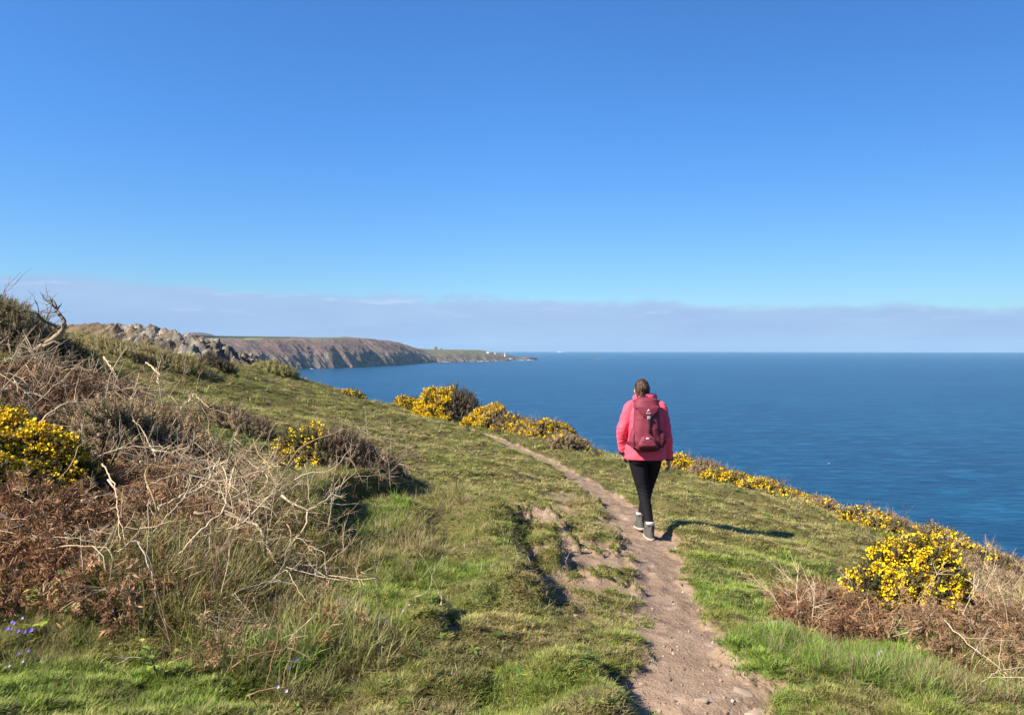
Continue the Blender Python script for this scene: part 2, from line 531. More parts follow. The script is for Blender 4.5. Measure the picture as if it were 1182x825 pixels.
# ---- ground
def ground_material():
    m, t, p = new_mat('turf_and_soil')
    p.inputs['Roughness'].default_value = .95
    p.inputs['Specular IOR Level'].default_value = .08
    g = nd(t, 'ShaderNodeNewGeometry')
    def nz(scale, det=5., rough=.6):
        n = nd(t, 'ShaderNodeTexNoise', i_Scale=scale, i_Detail=det, i_Roughness=rough)
        t.links.new(g.outputs['Position'], n.inputs['Vector'])
        return n.outputs[0]
    dirt = nd(t, 'ShaderNodeAttribute', attribute_name='dirt').outputs['Fac']
    lush = nd(t, 'ShaderNodeAttribute', attribute_name='lush').outputs['Fac']
    litter = nd(t, 'ShaderNodeAttribute', attribute_name='litter').outputs['Fac']
    a = nz(3.0); b = nz(22.); c = nz(90.); d = nz(.6)
    grass = mixc(t, sstep(t, a, .35, .65), (.135, .125, .036), (.20, .165, .062))
    grass = mixc(t, sstep(t, b, .45, .75), grass, (.19, .15, .07))
    grass = mixc(t, sstep(t, c, .58, .42), grass, (.045, .05, .016))
    grass = mixc(t, mth(t, 'MULTIPLY', lush, .8), grass, (.075, .12, .022))
    soil = mixc(t, sstep(t, a, .3, .7), (.215, .148, .102), (.29, .206, .148))
    soil = mixc(t, sstep(t, nz(7., 6.), .52, .72), soil, (.36, .275, .205))
    soil = mixc(t, sstep(t, c, .62, .74), soil, (.12, .085, .065))
    soil = mixc(t, sstep(t, b, .62, .80), soil, (.15, .105, .08))
    lit = mixc(t, b, (.035, .024, .014), (.09, .06, .035))
    soft = mth(t, 'ADD', dirt, mth(t, 'MULTIPLY', mth(t, 'SUBTRACT', b, .5), .9))
    col = mixc(t, sstep(t, soft, .30, .58), grass, soil)
    col = mixc(t, litter, col, lit)
    t.links.new(col, p.inputs['Base Color'])
    vor = nd(t, 'ShaderNodeTexVoronoi', i_Scale=45.)
    t.links.new(g.outputs['Position'], vor.inputs['Vector'])
    hgt_ = mth(t, 'ADD', mth(t, 'MULTIPLY', b, 1.0), mth(t, 'MULTIPLY', c, .7))
    hgt_ = mth(t, 'SUBTRACT', hgt_, mth(t, 'MULTIPLY', vor.outputs['Distance'], .35))
    bp = nd(t, 'ShaderNodeBump', i_Strength=.55, i_Distance=.03)
    t.links.new(hgt_, bp.inputs['Height'])
    t.links.new(bp.outputs[0], p.inputs['Normal'])
    return m
M_GROUND = ground_material()

def spaced(parts):
    out = [parts[0][0]]
    for a, b, s0, s1 in parts:
        n = max(2, int(round(abs(b - a) / ((s0 + s1) / 2))))
        w = np.linspace(s0, s1, n); w = w / w.sum() * (b - a)
        out.extend(list(a + np.cumsum(w)))
    return np.array(out)

GX = spaced([(-220, -60, 12, 2), (-60, -14, 1.6, .14), (-14, -5, .12, .035), (-5, 5, .022, .022), (5, 9.5, .03, .07), (9.5, 20, .12, .8), (20, 140, 2, 8)])
GY = spaced([(-14, 2, .6, .08), (2, 9, .022, .024), (9, 16, .03, .07), (16, 34, .08, .14), (34, 60, .3, 1.2), (60, 180, 2, 8)])
XX, YY = np.meshgrid(GX, GY)
DIRT = dirt_mask(XX, YY)
LUSH_E = []
for px, py, rx, ry, w in [(940,770,130,45,1.),(1010,740,90,40,1.),(850,690,50,50,.8),(820,650,25,18,.5),(60,800,150,35,.7),(430,690,60,40,.6),(880,650,60,22,.5),(520,690,60,30,.6),(300,560,60,50,.7),(240,520,40,20,.6),(420,620,60,30,.6),(1140,800,60,20,.9),(350,760,80,30,.4)]:
    q = hit(px, py); LUSH_E.append((q[0], q[1], rx * q[1] / F0, ry * q[1] ** 2 / (F0 * abs(q[2])), w))
def lush_mask(x, y):
    m = np.zeros(np.shape(x)); nz = fbm(x * 1.7, y * 1.7, 3, 91) - .5
    for cx, cy, rx, ry, w in LUSH_E:
        m = np.maximum(m, w * sst(1.25 - np.hypot((x - cx) / rx, (y - cy) / ry) + nz, .0, .6))
    return np.clip(m + .35 * sst(nz, .08, .25), 0, 1)
def litter_mask(x, y):
    return sst(mound(x, y), .07, .17)
LUSH = lush_mask(XX, YY)
LITT = litter_mask(XX, YY)
ZZ = h_base(XX, YY) + micro(XX, YY, DIRT) + mound(XX, YY)
GV = np.stack([XX, YY, ZZ], -1).reshape(-1, 3)
nx, ny = len(GX), len(GY)
I = (np.arange(ny - 1)[:, None] * nx + np.arange(nx - 1)[None]).ravel()
GF = np.stack([I, I + 1, I + nx + 1, I + nx], -1)
PM = path_mask(XX, YY).ravel()
onpath = PM[GF].mean(1) > .5
def submesh(name, sel):
    f = GF[sel]; u, inv = np.unique(f, return_inverse=True)
    return mesh_np(name, GV[u], [inv.reshape(f.shape)], attrs={'dirt': DIRT.ravel()[u], 'lush': LUSH.ravel()[u], 'litter': LITT.ravel()[u]}, smooth=True)
tag(link('ground', submesh('ground', ~onpath), M_GROUND), kind='structure')
tag(link('path', submesh('path', onpath), M_GROUND), kind='structure')

# ------------------------------------------------------------------ sea
def sea_material():
    m, t, p = new_mat('sea_water')
    p.inputs['Roughness'].default_value = .28
    p.inputs['IOR'].default_value = 1.33
    p.inputs['Specular IOR Level'].default_value = .14
    g = nd(t, 'ShaderNodeNewGeometry')
    mp = nd(t, 'ShaderNodeMapping'); mp.inputs['Scale'].default_value = (.45, 1., 1.)
    mp.inputs['Rotation'].default_value = (0, 0, R(12))
    t.links.new(g.outputs['Position'], mp.inputs[0])
    def nz(scale, det, src=None, rough=.55):
        n = nd(t, 'ShaderNodeTexNoise', i_Scale=scale, i_Detail=det, i_Roughness=rough)
        t.links.new(src or mp.outputs[0], n.inputs['Vector'])
        return n.outputs[0]
    big = nz(.0035, 4., g.outputs['Position'])
    mid = nz(.03, 4.)
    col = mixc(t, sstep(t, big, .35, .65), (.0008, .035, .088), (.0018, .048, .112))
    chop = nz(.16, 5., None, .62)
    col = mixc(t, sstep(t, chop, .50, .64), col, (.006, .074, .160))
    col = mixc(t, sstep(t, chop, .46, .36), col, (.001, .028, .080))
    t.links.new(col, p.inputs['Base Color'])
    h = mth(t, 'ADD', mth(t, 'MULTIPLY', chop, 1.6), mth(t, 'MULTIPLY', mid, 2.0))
    h = mth(t, 'ADD', h, mth(t, 'MULTIPLY', nz(.7, 3.), .35))
    b = nd(t, 'ShaderNodeBump', i_Strength=.55, i_Distance=1.6)
    t.links.new(h, b.inputs['Height'])
    t.links.new(b.outputs[0], p.inputs['Normal'])
    return m
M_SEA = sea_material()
SEA_R = 17600.0
rr = np.concatenate([[0], np.geomspace(30, SEA_R, 60)])
na = 128
aa = np.arange(na) * 2 * np.pi / na
sv = np.stack([rr[1:, None] * np.cos(aa), rr[1:, None] * np.sin(aa), np.full((60, na), SEA)], -1).reshape(-1, 3)
sv = np.vstack([sv, [[0, 0, SEA]]])
ii = (np.arange(59)[:, None] * na); jj = np.arange(na)[None]; j2 = (jj + 1) % na
sf = np.stack([ii + jj, ii + na + jj, ii + na + j2, ii + j2], -1).reshape(-1, 4)
st = np.stack([np.full(na, len(sv) - 1), np.arange(na), (np.arange(na) + 1) % na], -1)
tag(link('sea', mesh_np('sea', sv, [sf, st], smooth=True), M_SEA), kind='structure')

# ------------------------------------------------------------------ far land
def rock_land_material(name, heath, heath2, rock, rock2, green, sc, rock_from, bump_d, greenness=.5):
    m, t, p = new_mat(name)
    p.inputs['Roughness'].default_value = .95
    p.inputs['Specular IOR Level'].default_value = .1
    g = nd(t, 'ShaderNodeNewGeometry')
    def nz(scale, det=6., rough=.6):
        n = nd(t, 'ShaderNodeTexNoise', i_Scale=scale, i_Detail=det, i_Roughness=rough)
        t.links.new(g.outputs['Position'], n.inputs['Vector'])
        return n.outputs[0]
    rk = nd(t, 'ShaderNodeAttribute', attribute_name='rock').outputs['Fac']
    gr = nd(t, 'ShaderNodeAttribute', attribute_name='green').outputs['Fac']
    a = nz(sc); b = nz(sc * 5); c = nz(sc * 22)
    he = mixc(t, sstep(t, a, .35, .65), heath, heath2)
    he = mixc(t, mth(t, 'MULTIPLY', sstep(t, b, .48, .62), greenness), he, green)
    ro = mixc(t, sstep(t, c, .35, .65), rock, rock2)
    ro = mixc(t, sstep(t, b, .56, .42), ro, tuple(x * .55 for x in rock))
    f = mth(t, 'ADD', rk, mth(t, 'MULTIPLY', mth(t, 'SUBTRACT', b, .5), 1.4))
    f = mth(t, 'ADD', f, mth(t, 'MULTIPLY', mth(t, 'SUBTRACT', c, .5), 1.0))
    col = mixc(t, sstep(t, f, rock_from, rock_from + .22), he, ro)
    col = mixc(t, gr, col, mixc(t, b, tuple(x * .8 for x in green), tuple(x * 1.3 for x in green)))
    t.links.new(col, p.inputs['Base Color'])
    bp = nd(t, 'ShaderNodeBump', i_Strength=1.0, i_Distance=bump_d)
    t.links.new(mth(t, 'ADD', b, mth(t, 'MULTIPLY', c, .5)), bp.inputs['Height'])
    t.links.new(bp.outputs[0], p.inputs['Normal'])
    return m

M_HEATH = rock_land_material('heath_cliff', (.135, .09, .08), (.19, .13, .11), (.17, .135, .11), (.27, .215, .17), (.085, .095, .035), .008, .62, 6., .45)
M_LOW = rock_land_material('green_headland', (.13, .095, .07), (.16, .12, .085), (.17, .145, .12), (.27, .23, .19), (.095, .125, .045), .008, .7, 4., .8)
M_CRAG = rock_land_material('granite_crag', (.12, .085, .055), (.17, .125, .075), (.17, .145, .115), (.30, .265, .215), (.10, .10, .045), .05, .56, .5, .4)
M_HILL = rock_land_material('far_hill', (.12, .095, .09), (.14, .11, .10), (.14, .11, .10), (.15, .12, .11), (.11, .12, .06), .003, 2., 2., .4)

def grid_mesh(name, V, attrs=None):
    a, b = V.shape[:2]
    I = (np.arange(a - 1)[:, None] * b + np.arange(b - 1)[None]).ravel()
    F = np.stack([I, I + b, I + b + 1, I + 1], -1)
    return mesh_np(name, V.reshape(-1, 3), [F], attrs={k: v.ravel() for k, v in (attrs or {}).items()}, smooth=False)

# near rocky headland, about 130 m away
hx = np.linspace(-150, -28, 420); hy = np.linspace(84, 190, 260)
HX, HY = np.meshgrid(hx, hy)
def crag_profile(x):
    P = [(0,371),(75,375),(110,375),(150,377),(180,380),(205,386),(232,393),(258,402),(278,413),(292,424),(304,450),(320,560),(345,760)]
    xs = [at(p[0], p[1], 130)[0] for p in P]; zs = [at(p[0], p[1], 130)[2] for p in P]
    return np.interp(x, [-150] + xs, [zs[0] + 4] + zs)
def crag_h(x, y):
    cx = x - (y - 130) * .08
    z = crag_profile(cx)
    dn = np.maximum(130 - y, 0); df = np.maximum(y - 132, 0)
    z = z - .42 * dn - .012 * dn ** 2 - .06 * df ** 1.6
    slope = sst(x, -78, -55)
    f = np.abs(fbm(x * .10 + y * .04, y * .07, 4, 5) - .5) * 2
    z = z + (f - .35) * (.7 + 1.2 * slope) * .9
    blk = vnoise(np.floor(x * .8 + fbm(x * .3, y * .3, 2, 8) * 3), np.floor(y * .55), 12)
    z = z + (blk - .5) * (.3 + 1.6 * slope) + (fbm(x * .7, y * .7, 5, 15, .7) - .5) * (.5 + 1.3 * slope) + (fbm(x * 1.9, y * 1.5, 3, 19, .65) - .5) * (.5 + 1.0 * slope)
    return np.maximum(z, -64)
HZ = crag_h(HX, HY)
gyx = np.gradient(HZ, hx, axis=1); gyy = np.gradient(HZ, hy, axis=0)
steep = np.hypot(gyx, gyy)
rock = np.clip(.22 + .25 * steep * sst(HX, -85, -60) + .34 * sst(HX, -82, -58), 0, 1)
tag(link('rocky_headland', grid_mesh('rocky_headland', np.stack([HX, HY, HZ], -1), {'rock': rock, 'green': np.zeros_like(HZ)}), M_CRAG), kind='structure')

def icosphere(sub):
    import bmesh
    bm = bmesh.new(); bmesh.ops.create_icosphere(bm, subdivisions=sub, radius=1.0)
    v = np.array([x.co[:] for x in bm.verts]); f = np.array([[q.index for q in p.verts] for p in bm.faces]); bm.free()
    return v, f
ICO = icosphere(2); ICO3 = icosphere(3)

def rock_shape(seed, cuts=11, flat=.75, base=ICO3):
    """angular stone: a sphere cut by random planes, then roughened"""
    r = np.random.default_rng(seed)
    v = base[0].copy()
    for _ in range(cuts):
        n = r.normal(size=3); n /= np.linalg.norm(n); d = r.uniform(.45, .8)
        k = v @ n; m = k > d
        v[m] -= np.outer(k[m] - d, n)
    for i in range(len(v)):
        v[i] *= 1 + .06 * mnoise.noise(Vector(v[i] * 3.1 + seed)) + .03 * mnoise.noise(Vector(v[i] * 8 + seed))
    v[:, 2] *= flat
    return v, base[1]

M_GRANITE = simple_mat('granite', (.23, .205, .165), .95, .1, .35, 1.6, bump=.4)
M_STONE = simple_mat('path_stone', (.25, .195, .15), .9, .15, .35, 26., bump=.4)
M_STONE_PALE = simple_mat('pale_stone', (.36, .27, .20), .9, .15, .3, 26., bump=.4)

bm_ = []
for s in range(6):
    v, f = rock_shape(100 + s, 16, .8, ICO)
    bm_.append(mesh_np('boulder', v, [f])); bm_[-1].materials.append(M_GRANITE)
r_ = np.random.default_rng(44)
nb = 0
while nb < 70:
    px = r_.uniform(120, 296); x = (px - 591) * 128 / F0
    y = r_.uniform(112, 133)
    x += (y - 130) * .08 + r_.uniform(-1, 1)
    z = float(crag_h(np.array([x]), np.array([y]))[0])
    ppx = 591 + F0 * x / y; ppy = EYE - F0 * z / y
    if r_.random() > .25 + .75 * (px - 120) / 176 or ppy > 430 or ppy < 372:
        continue
    o = bpy.data.objects.new('granite_boulder', bm_[nb % 6])
    s = r_.uniform(.18, .42) * (1.0 if r_.random() < .85 else 1.5)
    o.location = (x, y, z - .2 * s); o.scale = (s * r_.uniform(.8, 1.3), s, s * r_.uniform(.8, 1.4))
    o.rotation_euler = (r_.uniform(-.4, .4), r_.uniform(-.4, .4), r_.uniform(0, 6))
    COL.objects.link(o)
    tag(o, 'grey granite boulder lying among others on the rocky headland slope at left', 'boulder', 'granite boulders on the rocky headland')
    nb += 1

# far cliffs, 2-4 km away: coast line from pixels (waterline) with the plateau behind
def coast(name, mat, pts, tops, ns, nt_, deep, seed, cliff_w, gully, rock_lo, greens, flat_back, tip=0.):
    """pts: waterline (px, metres away); tops: height of the cliff edge above the sea"""
    W_ = np.array([[(p[0] - 591) * p[1] / F0, p[1]] for p in pts])
    seg = np.r_[0, np.cumsum(np.hypot(*np.diff(W_, axis=0).T))]
    s = np.linspace(0, seg[-1], ns)
    bx = np.interp(s, seg, W_[:, 0]); by = np.interp(s, seg, W_[:, 1]); tp = np.interp(s, seg, tops)
    k = np.ones(15) / 15
    bx = np.convolve(np.pad(bx, 7, mode='edge'), k, 'valid'); by = np.convolve(np.pad(by, 7, mode='edge'), k, 'valid')
    tx = np.gradient(bx); ty = np.gradient(by); L = np.hypot(tx, ty); nx_, ny_ = -ty / L, tx / L
    # inland is away from the viewer
    sg = np.sign(nx_ * bx + ny_ * by); nx_ *= sg; ny_ *= sg
    t = np.concatenate([np.linspace(-.05, 1, nt_), 1 + np.geomspace(.02, deep, 24)])
    SS, TT = np.meshgrid(s, t)
    tc_ = np.clip(TT, 0, 1)
    prof = np.where(tc_ < .25, tc_ * 1.9, .475 + .525 * (1 - (1 - (tc_ - .25) / .75) ** 1.6))   # steep foot, rounded brow
    g = np.abs(fbm(SS / 95., SS * 0 + TT * .8, 5, seed, .55) - .5) * 2
    g2 = fbm(SS / 30., TT * 3., 5, seed + 9, .58) - .5
    low = 1 - sst(TT, .15, 1.0)
    off = TT * cliff_w + gully * (g - .4) * (.35 + .65 * low) * sst(TT, -.1, .02) + gully * .45 * g2 * low
    if tip:
        off = off * (1 - .85 * sst(SS / seg[-1], .62, .95))
    off = np.where(TT > 1, (cliff_w + (TT - 1) * cliff_w) * ((1 - .85 * sst(SS / seg[-1], .62, .95)) if tip else 1) + gully * (g - .4) * .35 * np.exp(-(TT - 1) * 3), off)
    hz = SEA + prof * tp[None] + (TT > 1) * flat_back * (TT - 1) * cliff_w
    hz = hz + g2 * 9 * sst(TT, .02, .2) * (1 - sst(TT, .8, 1.2)) + (fbm(SS / 160., TT * 1.5, 3, seed + 4) - .5) * 7 * sst(TT, .1, .8)
    hz = hz - np.maximum(TT - 1, 0) * tip * sst(SS / seg[-1], .6, .9)
    hz = np.where(TT < 0, SEA - 4, hz)
    V = np.stack([bx[None] + nx_[None] * off, by[None] + ny_[None] * off, hz], -1)
    rock_ = np.clip(rock_lo + .75 * (1 - sst(TT, .12, .55)), 0, 1)
    gr = np.zeros_like(TT)
    for s0, s1, t0, t1, w in greens:
        u = (SS / seg[-1])
        gr = np.maximum(gr, w * sst(u, s0, s0 + .02) * (1 - sst(u, s1 - .02, s1)) * sst(TT, t0, t0 + .15) * (1 - sst(TT, t1, t1 + .3)))
    me = grid_mesh(name, V[::-1], {'rock': rock_[::-1], 'green': gr[::-1]})
    return link(name, me, mat), (s, bx, by)

cl, cl_line = coast('cliffs', M_HEATH,
    [(40,1750),(180,1900),(260,2040),(330,2230),(400,2480),(450,2780),(478,3150),(498,3500),(520,3900),(560,4500)],
    [92,90,88,88,96,102,98,78,48,38], 1300, 90, 7., 21, 130, 60, .10,
    [(.0,.5,1.0,9,.75)], .015)
tag(cl, kind='structure')
lw, lw_line = coast('low_headland', M_LOW,
    [(430,3350),(490,3480),(520,3580),(550,3720),(580,3900),(598,4050),(611,4180),(613,4300),(600,4460)],
    [62,62,60,58,54,40,10,10,16], 520, 40, 5., 77, 130, 26, .05,
    [(.1,.62,.35,4,.55)], .006, 70.)
tag(lw, kind='structure')
# far hill
ux = np.linspace(-2500, -1250, 90); uy = np.linspace(4200, 5600, 40)
UX, UY = np.meshgrid(ux, uy)
UZ = SEA + 60 + 112 * np.exp(-((UX + 1960) / 190) ** 2 - ((UY - 4700) / 420) ** 2) + 28 * np.exp(-((UX + 1780) / 330) ** 2 - ((UY - 4900) / 500) ** 2) + 8 * fbm(UX / 120, UY / 120, 3, 3) - 30
tag(link('hill', grid_mesh('hill', np.stack([UX, UY, UZ], -1), {'rock': UX * 0, 'green': UX * 0}), M_HILL), kind='structure')

# pale field on the plateau: a gently lifted sheet of stubble
def quad_sheet(name, corners, mat, n=8):
    c = np.array(corners); u = np.linspace(0, 1, n)
    V = ((1 - u)[:, None, None] * ((1 - u)[None, :, None] * c[0] + u[None, :, None] * c[1]) + u[:, None, None] * ((1 - u)[None, :, None] * c[3] + u[None, :, None] * c[2]))
    return link(name, grid_mesh(name, V[::-1]), mat)
M_FIELD = simple_mat('spring_field', (.23, .25, .07), .95, .05, .15, .02)
fz = [at(281, 392.2, 2350), at(302, 392.6, 2330), at(304, 390.6, 2480), at(284, 390.2, 2500)]
tag(quad_sheet('field', fz, M_FIELD), kind='structure')

# surf along the foot of the cliffs and small whitecaps, one mass of foam
M_FOAM = simple_mat('foam', (.62, .66, .68), .9, .1, .1, .05)
FO = Acc()
fr_ = np.random.default_rng(5)
for ln, nm, wd in ((cl_line, 210, 3.0), (lw_line, 110, 4.0)):
    s_, bx_, by_ = ln
    for k in range(nm):
        i = fr_.integers(0, len(s_))
        L = fr_.uniform(5, 26); w = fr_.uniform(.5, 1.0) * wd
        n = np.array([-bx_[i], -by_[i]]); n /= np.linalg.norm(n)
        c = np.array([bx_[i], by_[i]]) + n * fr_.uniform(-12, 16)
        tdir = np.array([-n[1], n[0]])
        a = np.linspace(0, 2 * np.pi, 12, endpoint=False)
        rad = fr_.uniform(.5, 1, 12)
        top = np.c_[c + np.outer(np.cos(a) * L * rad, tdir) + np.outer(np.sin(a) * w * rad, n), np.full(12, SEA + fr_.uniform(.3, .8))]
        V_ = np.vstack([top, [[c[0], c[1], SEA + fr_.uniform(.8, 2.2)]]])
        FO.add((V_, np.array([[12, q, (q + 1) % 12] for q in range(12)])))
for px, py, L in [(957,535,.65),(690,414,8),(704,414,5),(618,415.3,9)]:
    y = -SEA * F0 / (py - EYE); x = (px - 591) * y / F0
    a = np.linspace(0, 2 * np.pi, 12, endpoint=False); rad = fr_.uniform(.5, 1, 12)
    V_ = np.vstack([np.c_[x + np.cos(a) * L * rad, y + np.sin(a) * L * .8 * rad, np.full(12, SEA + .25)], [[x, y, SEA + .25 + .25 * L]]])
    FO.add((V_, np.array([[12, q, (q + 1) % 12] for q in range(12)])))
tag(link('surf', FO.mesh('surf'), M_FOAM), kind='stuff')

# reef rocks off the point
M_REEF = simple_mat('reef_rock', (.10, .085, .075), .9, .2, .3, .3)
for i, (px, yd, s, lab) in enumerate([(612, 4180, (16, 9, 7), 'low dark reef rock just off the tip of the lighthouse headland'),
                                (684, 4750, (26, 12, 4), 'flat dark reef far out in the sea right of the headland'),
                                (520, 3460, (12, 9, 7), 'small dark sea rock close under the foot of the green headland')]):
    v, f = rock_shape(300 + i, 9, .9, ICO)
    o = link('reef_rock', mesh_np('reef_rock', v, [f]), M_REEF, loc=((px - 591) * yd / F0, yd, SEA + .5))
    o.scale = s
    tag(o, lab, 'rock')

# ------------------------------------------------------------------ far buildings
M_WHITE = simple_mat('white_wall', (.80, .79, .76), .8, .2, .04, 2.)
M_ROOF = simple_mat('slate_roof', (.13, .13, .14), .8, .2, .15, 2.)
M_GLASS = simple_mat('lantern_glass', (.05, .06, .07), .1, .5, .05, 2.)

def lathe(prof, n=20):
    prof = np.array(prof, float); a = np.arange(n) * 2 * np.pi / n
    V = np.stack([prof[:, 0, None] * np.cos(a), prof[:, 0, None] * np.sin(a), np.repeat(prof[:, 1, None], n, 1)], -1).reshape(-1, 3)
    i = np.arange(len(prof) - 1)[:, None] * n; j = np.arange(n)[None]; j2 = (j + 1) % n
    q = np.stack([i + j, i + j2, i + n + j2, i + n + j], -1).reshape(-1, 4)
    return V, q
def box(c, s):
    c = np.array(c, float); s = np.array(s, float) / 2
    v = np.array([[x, y, z] for z in (-1, 1) for y in (-1, 1) for x in (-1, 1)], float) * s + c
    f = np.array([[0, 2, 3, 1], [4, 5, 7, 6], [0, 1, 5, 4], [2, 6, 7, 3], [0, 4, 6, 2], [1, 3, 7, 5]])
    return v, f
def gable(w, d, h0, h1, o=.3):
    v = np.array([[-w/2-o, -d/2-o, h0], [w/2+o, -d/2-o, h0], [w/2+o, 0, h1], [-w/2-o, 0, h1], [-w/2-o, d/2+o, h0], [w/2+o, d/2+o, h0],
                  [-w/2-o, -d/2-o, h0-.3], [w/2+o, -d/2-o, h0-.3], [-w/2-o, d/2+o, h0-.3], [w/2+o, d/2+o, h0-.3]], float)
    q = np.array([[0, 1, 2, 3], [3, 2, 5, 4], [6, 7, 1, 0], [4, 5, 9, 8], [6, 8, 9, 7]])
    t = np.array([[0, 3, 4], [1, 5, 2], [0, 4, 8], [0, 8, 6], [1, 7, 9], [1, 9, 5]])
    return v, q, t

bpy.context.view_layer.update()
DG = bpy.context.evaluated_depsgraph_get()
def drop(ob, x, y):
    ok, loc, n_, fi = ob.ray_cast(Vector((x, y, 500)), Vector((0, 0, -1)))
    return loc.z if ok else SEA

def on_land(px, yd, ob):
    x = (px - 591) * yd / F0
    return x, yd, drop(ob, x, yd)

lx, ly, lz = on_land(583, 3990, lw)
LH = empty('lighthouse', (lx, ly, lz - 1))
tag(LH, 'small white lighthouse tower with a dark lantern near the tip of the headland', 'lighthouse')
v, q = lathe([(4.6, 0), (4.4, 1), (3.5, 15), (4.2, 15.4), (4.2, 16)]); link('tower', mesh_np('tower', v, [q]), M_WHITE, LH)
v, q = lathe([(2.6, 16), (2.6, 20)]); link('lantern', mesh_np('lantern', v, [q]), M_GLASS, LH)
v, q = lathe([(3.0, 20), (2.4, 21.2), (.3, 22.6), (.05, 24)]); link('lantern_roof', mesh_np('lantern_roof', v, [q]), M_WHITE, LH)
def house(px, yd, ob, w, d, h, hr, rz, label, wall=M_WHITE, roof=M_ROOF, name='house'):
    x, y, z = on_land(px, yd, ob)
    e = empty(name, (x, y, z - .6)); e.rotation_euler.z = rz
    tag(e, label, 'house')
    v, f = box((0, 0, h / 2), (w, d, h)); link('wall', mesh_np('wall', v, [f]), wall, e)
    v, q, t = gable(w, d, h, h + hr); link('roof', mesh_np('roof', v, [q, t]), roof, e)
    for sx_ in (-1, 1):
        v, f = box((sx_ * w * .42, 0, h + hr + .3), (1.2, 1.4, 2.2)); link('chimney', mesh_np('chimney', v, [f]), wall, e)
    for k in range(3):
        v, f = box(((k - 1) * w * .3, -d / 2 - .03, h * .55), (1.3, .12, 1.5)); link('window', mesh_np('window', v, [f]), M_GLASS, e)
house(589.5, 3985, lw, 26, 10, 5.5, 2.6, .1, 'long white lighthouse keepers cottage to the right of the tower')
house(564, 3900, lw, 20, 10, 6.5, 3.5, -.1, 'white house on the headland crest well left of the lighthouse')
house(572, 3950, lw, 14, 8, 5., 2.6, .1, 'small low white house between lighthouse and the crest house')
M_GREYW = simple_mat('grey_wall', (.30, .27, .24), .85, .2, .1, 2.)
house(502, 3900, lw, 22, 12, 9, 5, .2, 'grey stone farmhouse standing on the skyline behind the cliff end', M_GREYW)
house(509, 3930, lw, 14, 9, 5, 3, .2, 'small grey outbuilding beside the skyline farmhouse', M_GREYW, name='outbuilding')

# a ship far out, hull with a superstructure
shy = 15500.0; shx = (646 - 591) * shy / F0
SH = empty('ship', (shx, shy, SEA)); SH.scale = (.7, .7, .7); tag(SH, 'tiny pale ship on the horizon right of the lighthouse headland', 'ship')
hv = np.array([[-60, -8, 9], [55, -8, 10], [72, 0, 12], [55, 8, 10], [-60, 8, 9], [-56, -6, -2], [52, -6, -2], [64, 0, -2], [52, 6, -2], [-56, 6, -2]], float)
link('hull', mesh_np('hull', hv, [np.array([[0, 1, 6, 5], [1, 2, 7, 6], [2, 3, 8, 7], [3, 4, 9, 8], [4, 0, 5, 9]]), np.array([[0, 4, 3], [0, 3, 1], [1, 3, 2]])]), M_WHITE, SH)
v, f = box((-38, 0, 20), (26, 14, 22)); link('superstructure', mesh_np('superstructure', v, [f]), M_WHITE, SH)
v, f = box((-44, 0, 35), (6, 5, 9)); link('funnel', mesh_np('funnel', v, [f]), M_GREYW, SH)

# ------------------------------------------------------------------ haze
def haze_box():
    m = bpy.data.materials.new('sea_air'); m.use_nodes = True
    t = m.node_tree; t.nodes.clear()
    pv = nd(t, 'ShaderNodeVolumePrincipled')
    pv.inputs['Color'].default_value = (.45, .74, 1., 1)
    pv.inputs['Density'].default_value = .000034
    pv.inputs['Anisotropy'].default_value = .0
    o = nd(t, 'ShaderNodeOutputMaterial')
    t.links.new(pv.outputs[0], o.inputs['Volume'])
    v, f = box((0, 0, 0), (1, 1, 1))
    b = link('haze', mesh_np('haze', v, [f]), m)
    b.location = (0, 0, (SEA - 8 + 190) / 2); b.scale = (2 * SEA_R + 200, 2 * SEA_R + 200, 190 - SEA + 8)
    tag(b, kind='stuff')
    m.cycles.homogeneous_volume = True
    return b
haze_box()

# ------------------------------------------------------------------ grass: one mass, instanced tufts
def blade(x0, y0, az, lean, L, w, curl, segs=3):
    """a bent ribbon, tris"""
    V = []; d = np.array([math.cos(az), math.sin(az)]); n = np.array([-d[1], d[0]])
    for i in range(segs + 1):
        t = i / segs
        r = L * (math.sin(lean) * t + curl * t * t); z = L * (math.cos(lean) * t - .55 * curl * t * t)
        c = np.array([x0, y0]) + d * r
        ww = w * (1 - t) ** .7
        if i < segs:
            V += [[*(c - n * ww), z], [*(c + n * ww), z]]
        else:
            V += [[*c, z]]
    F = []
    for i in range(segs - 1):
        a = 2 * i; F += [[a, a + 1, a + 3], [a, a + 3, a + 2]]
    a = 2 * (segs - 1); F += [[a, a + 1, a + 2]]
    return np.array(V), np.array(F)

def tuft(seed, n, spread, lean, L, w, curl, segs=2):
    r = np.random.default_rng(seed); A = Acc()
    for k in range(n):
        q = r.uniform(0, 2 * math.pi); s = spread * math.sqrt(r.random())
        A.add(blade(math.cos(q) * s, math.sin(q) * s, q + r.normal() * .8, abs(r.normal()) * lean, L * r.uniform(.45, 1.15), w * r.uniform(.7, 1.3), curl * r.uniform(.2, 1.4), segs))
    return A

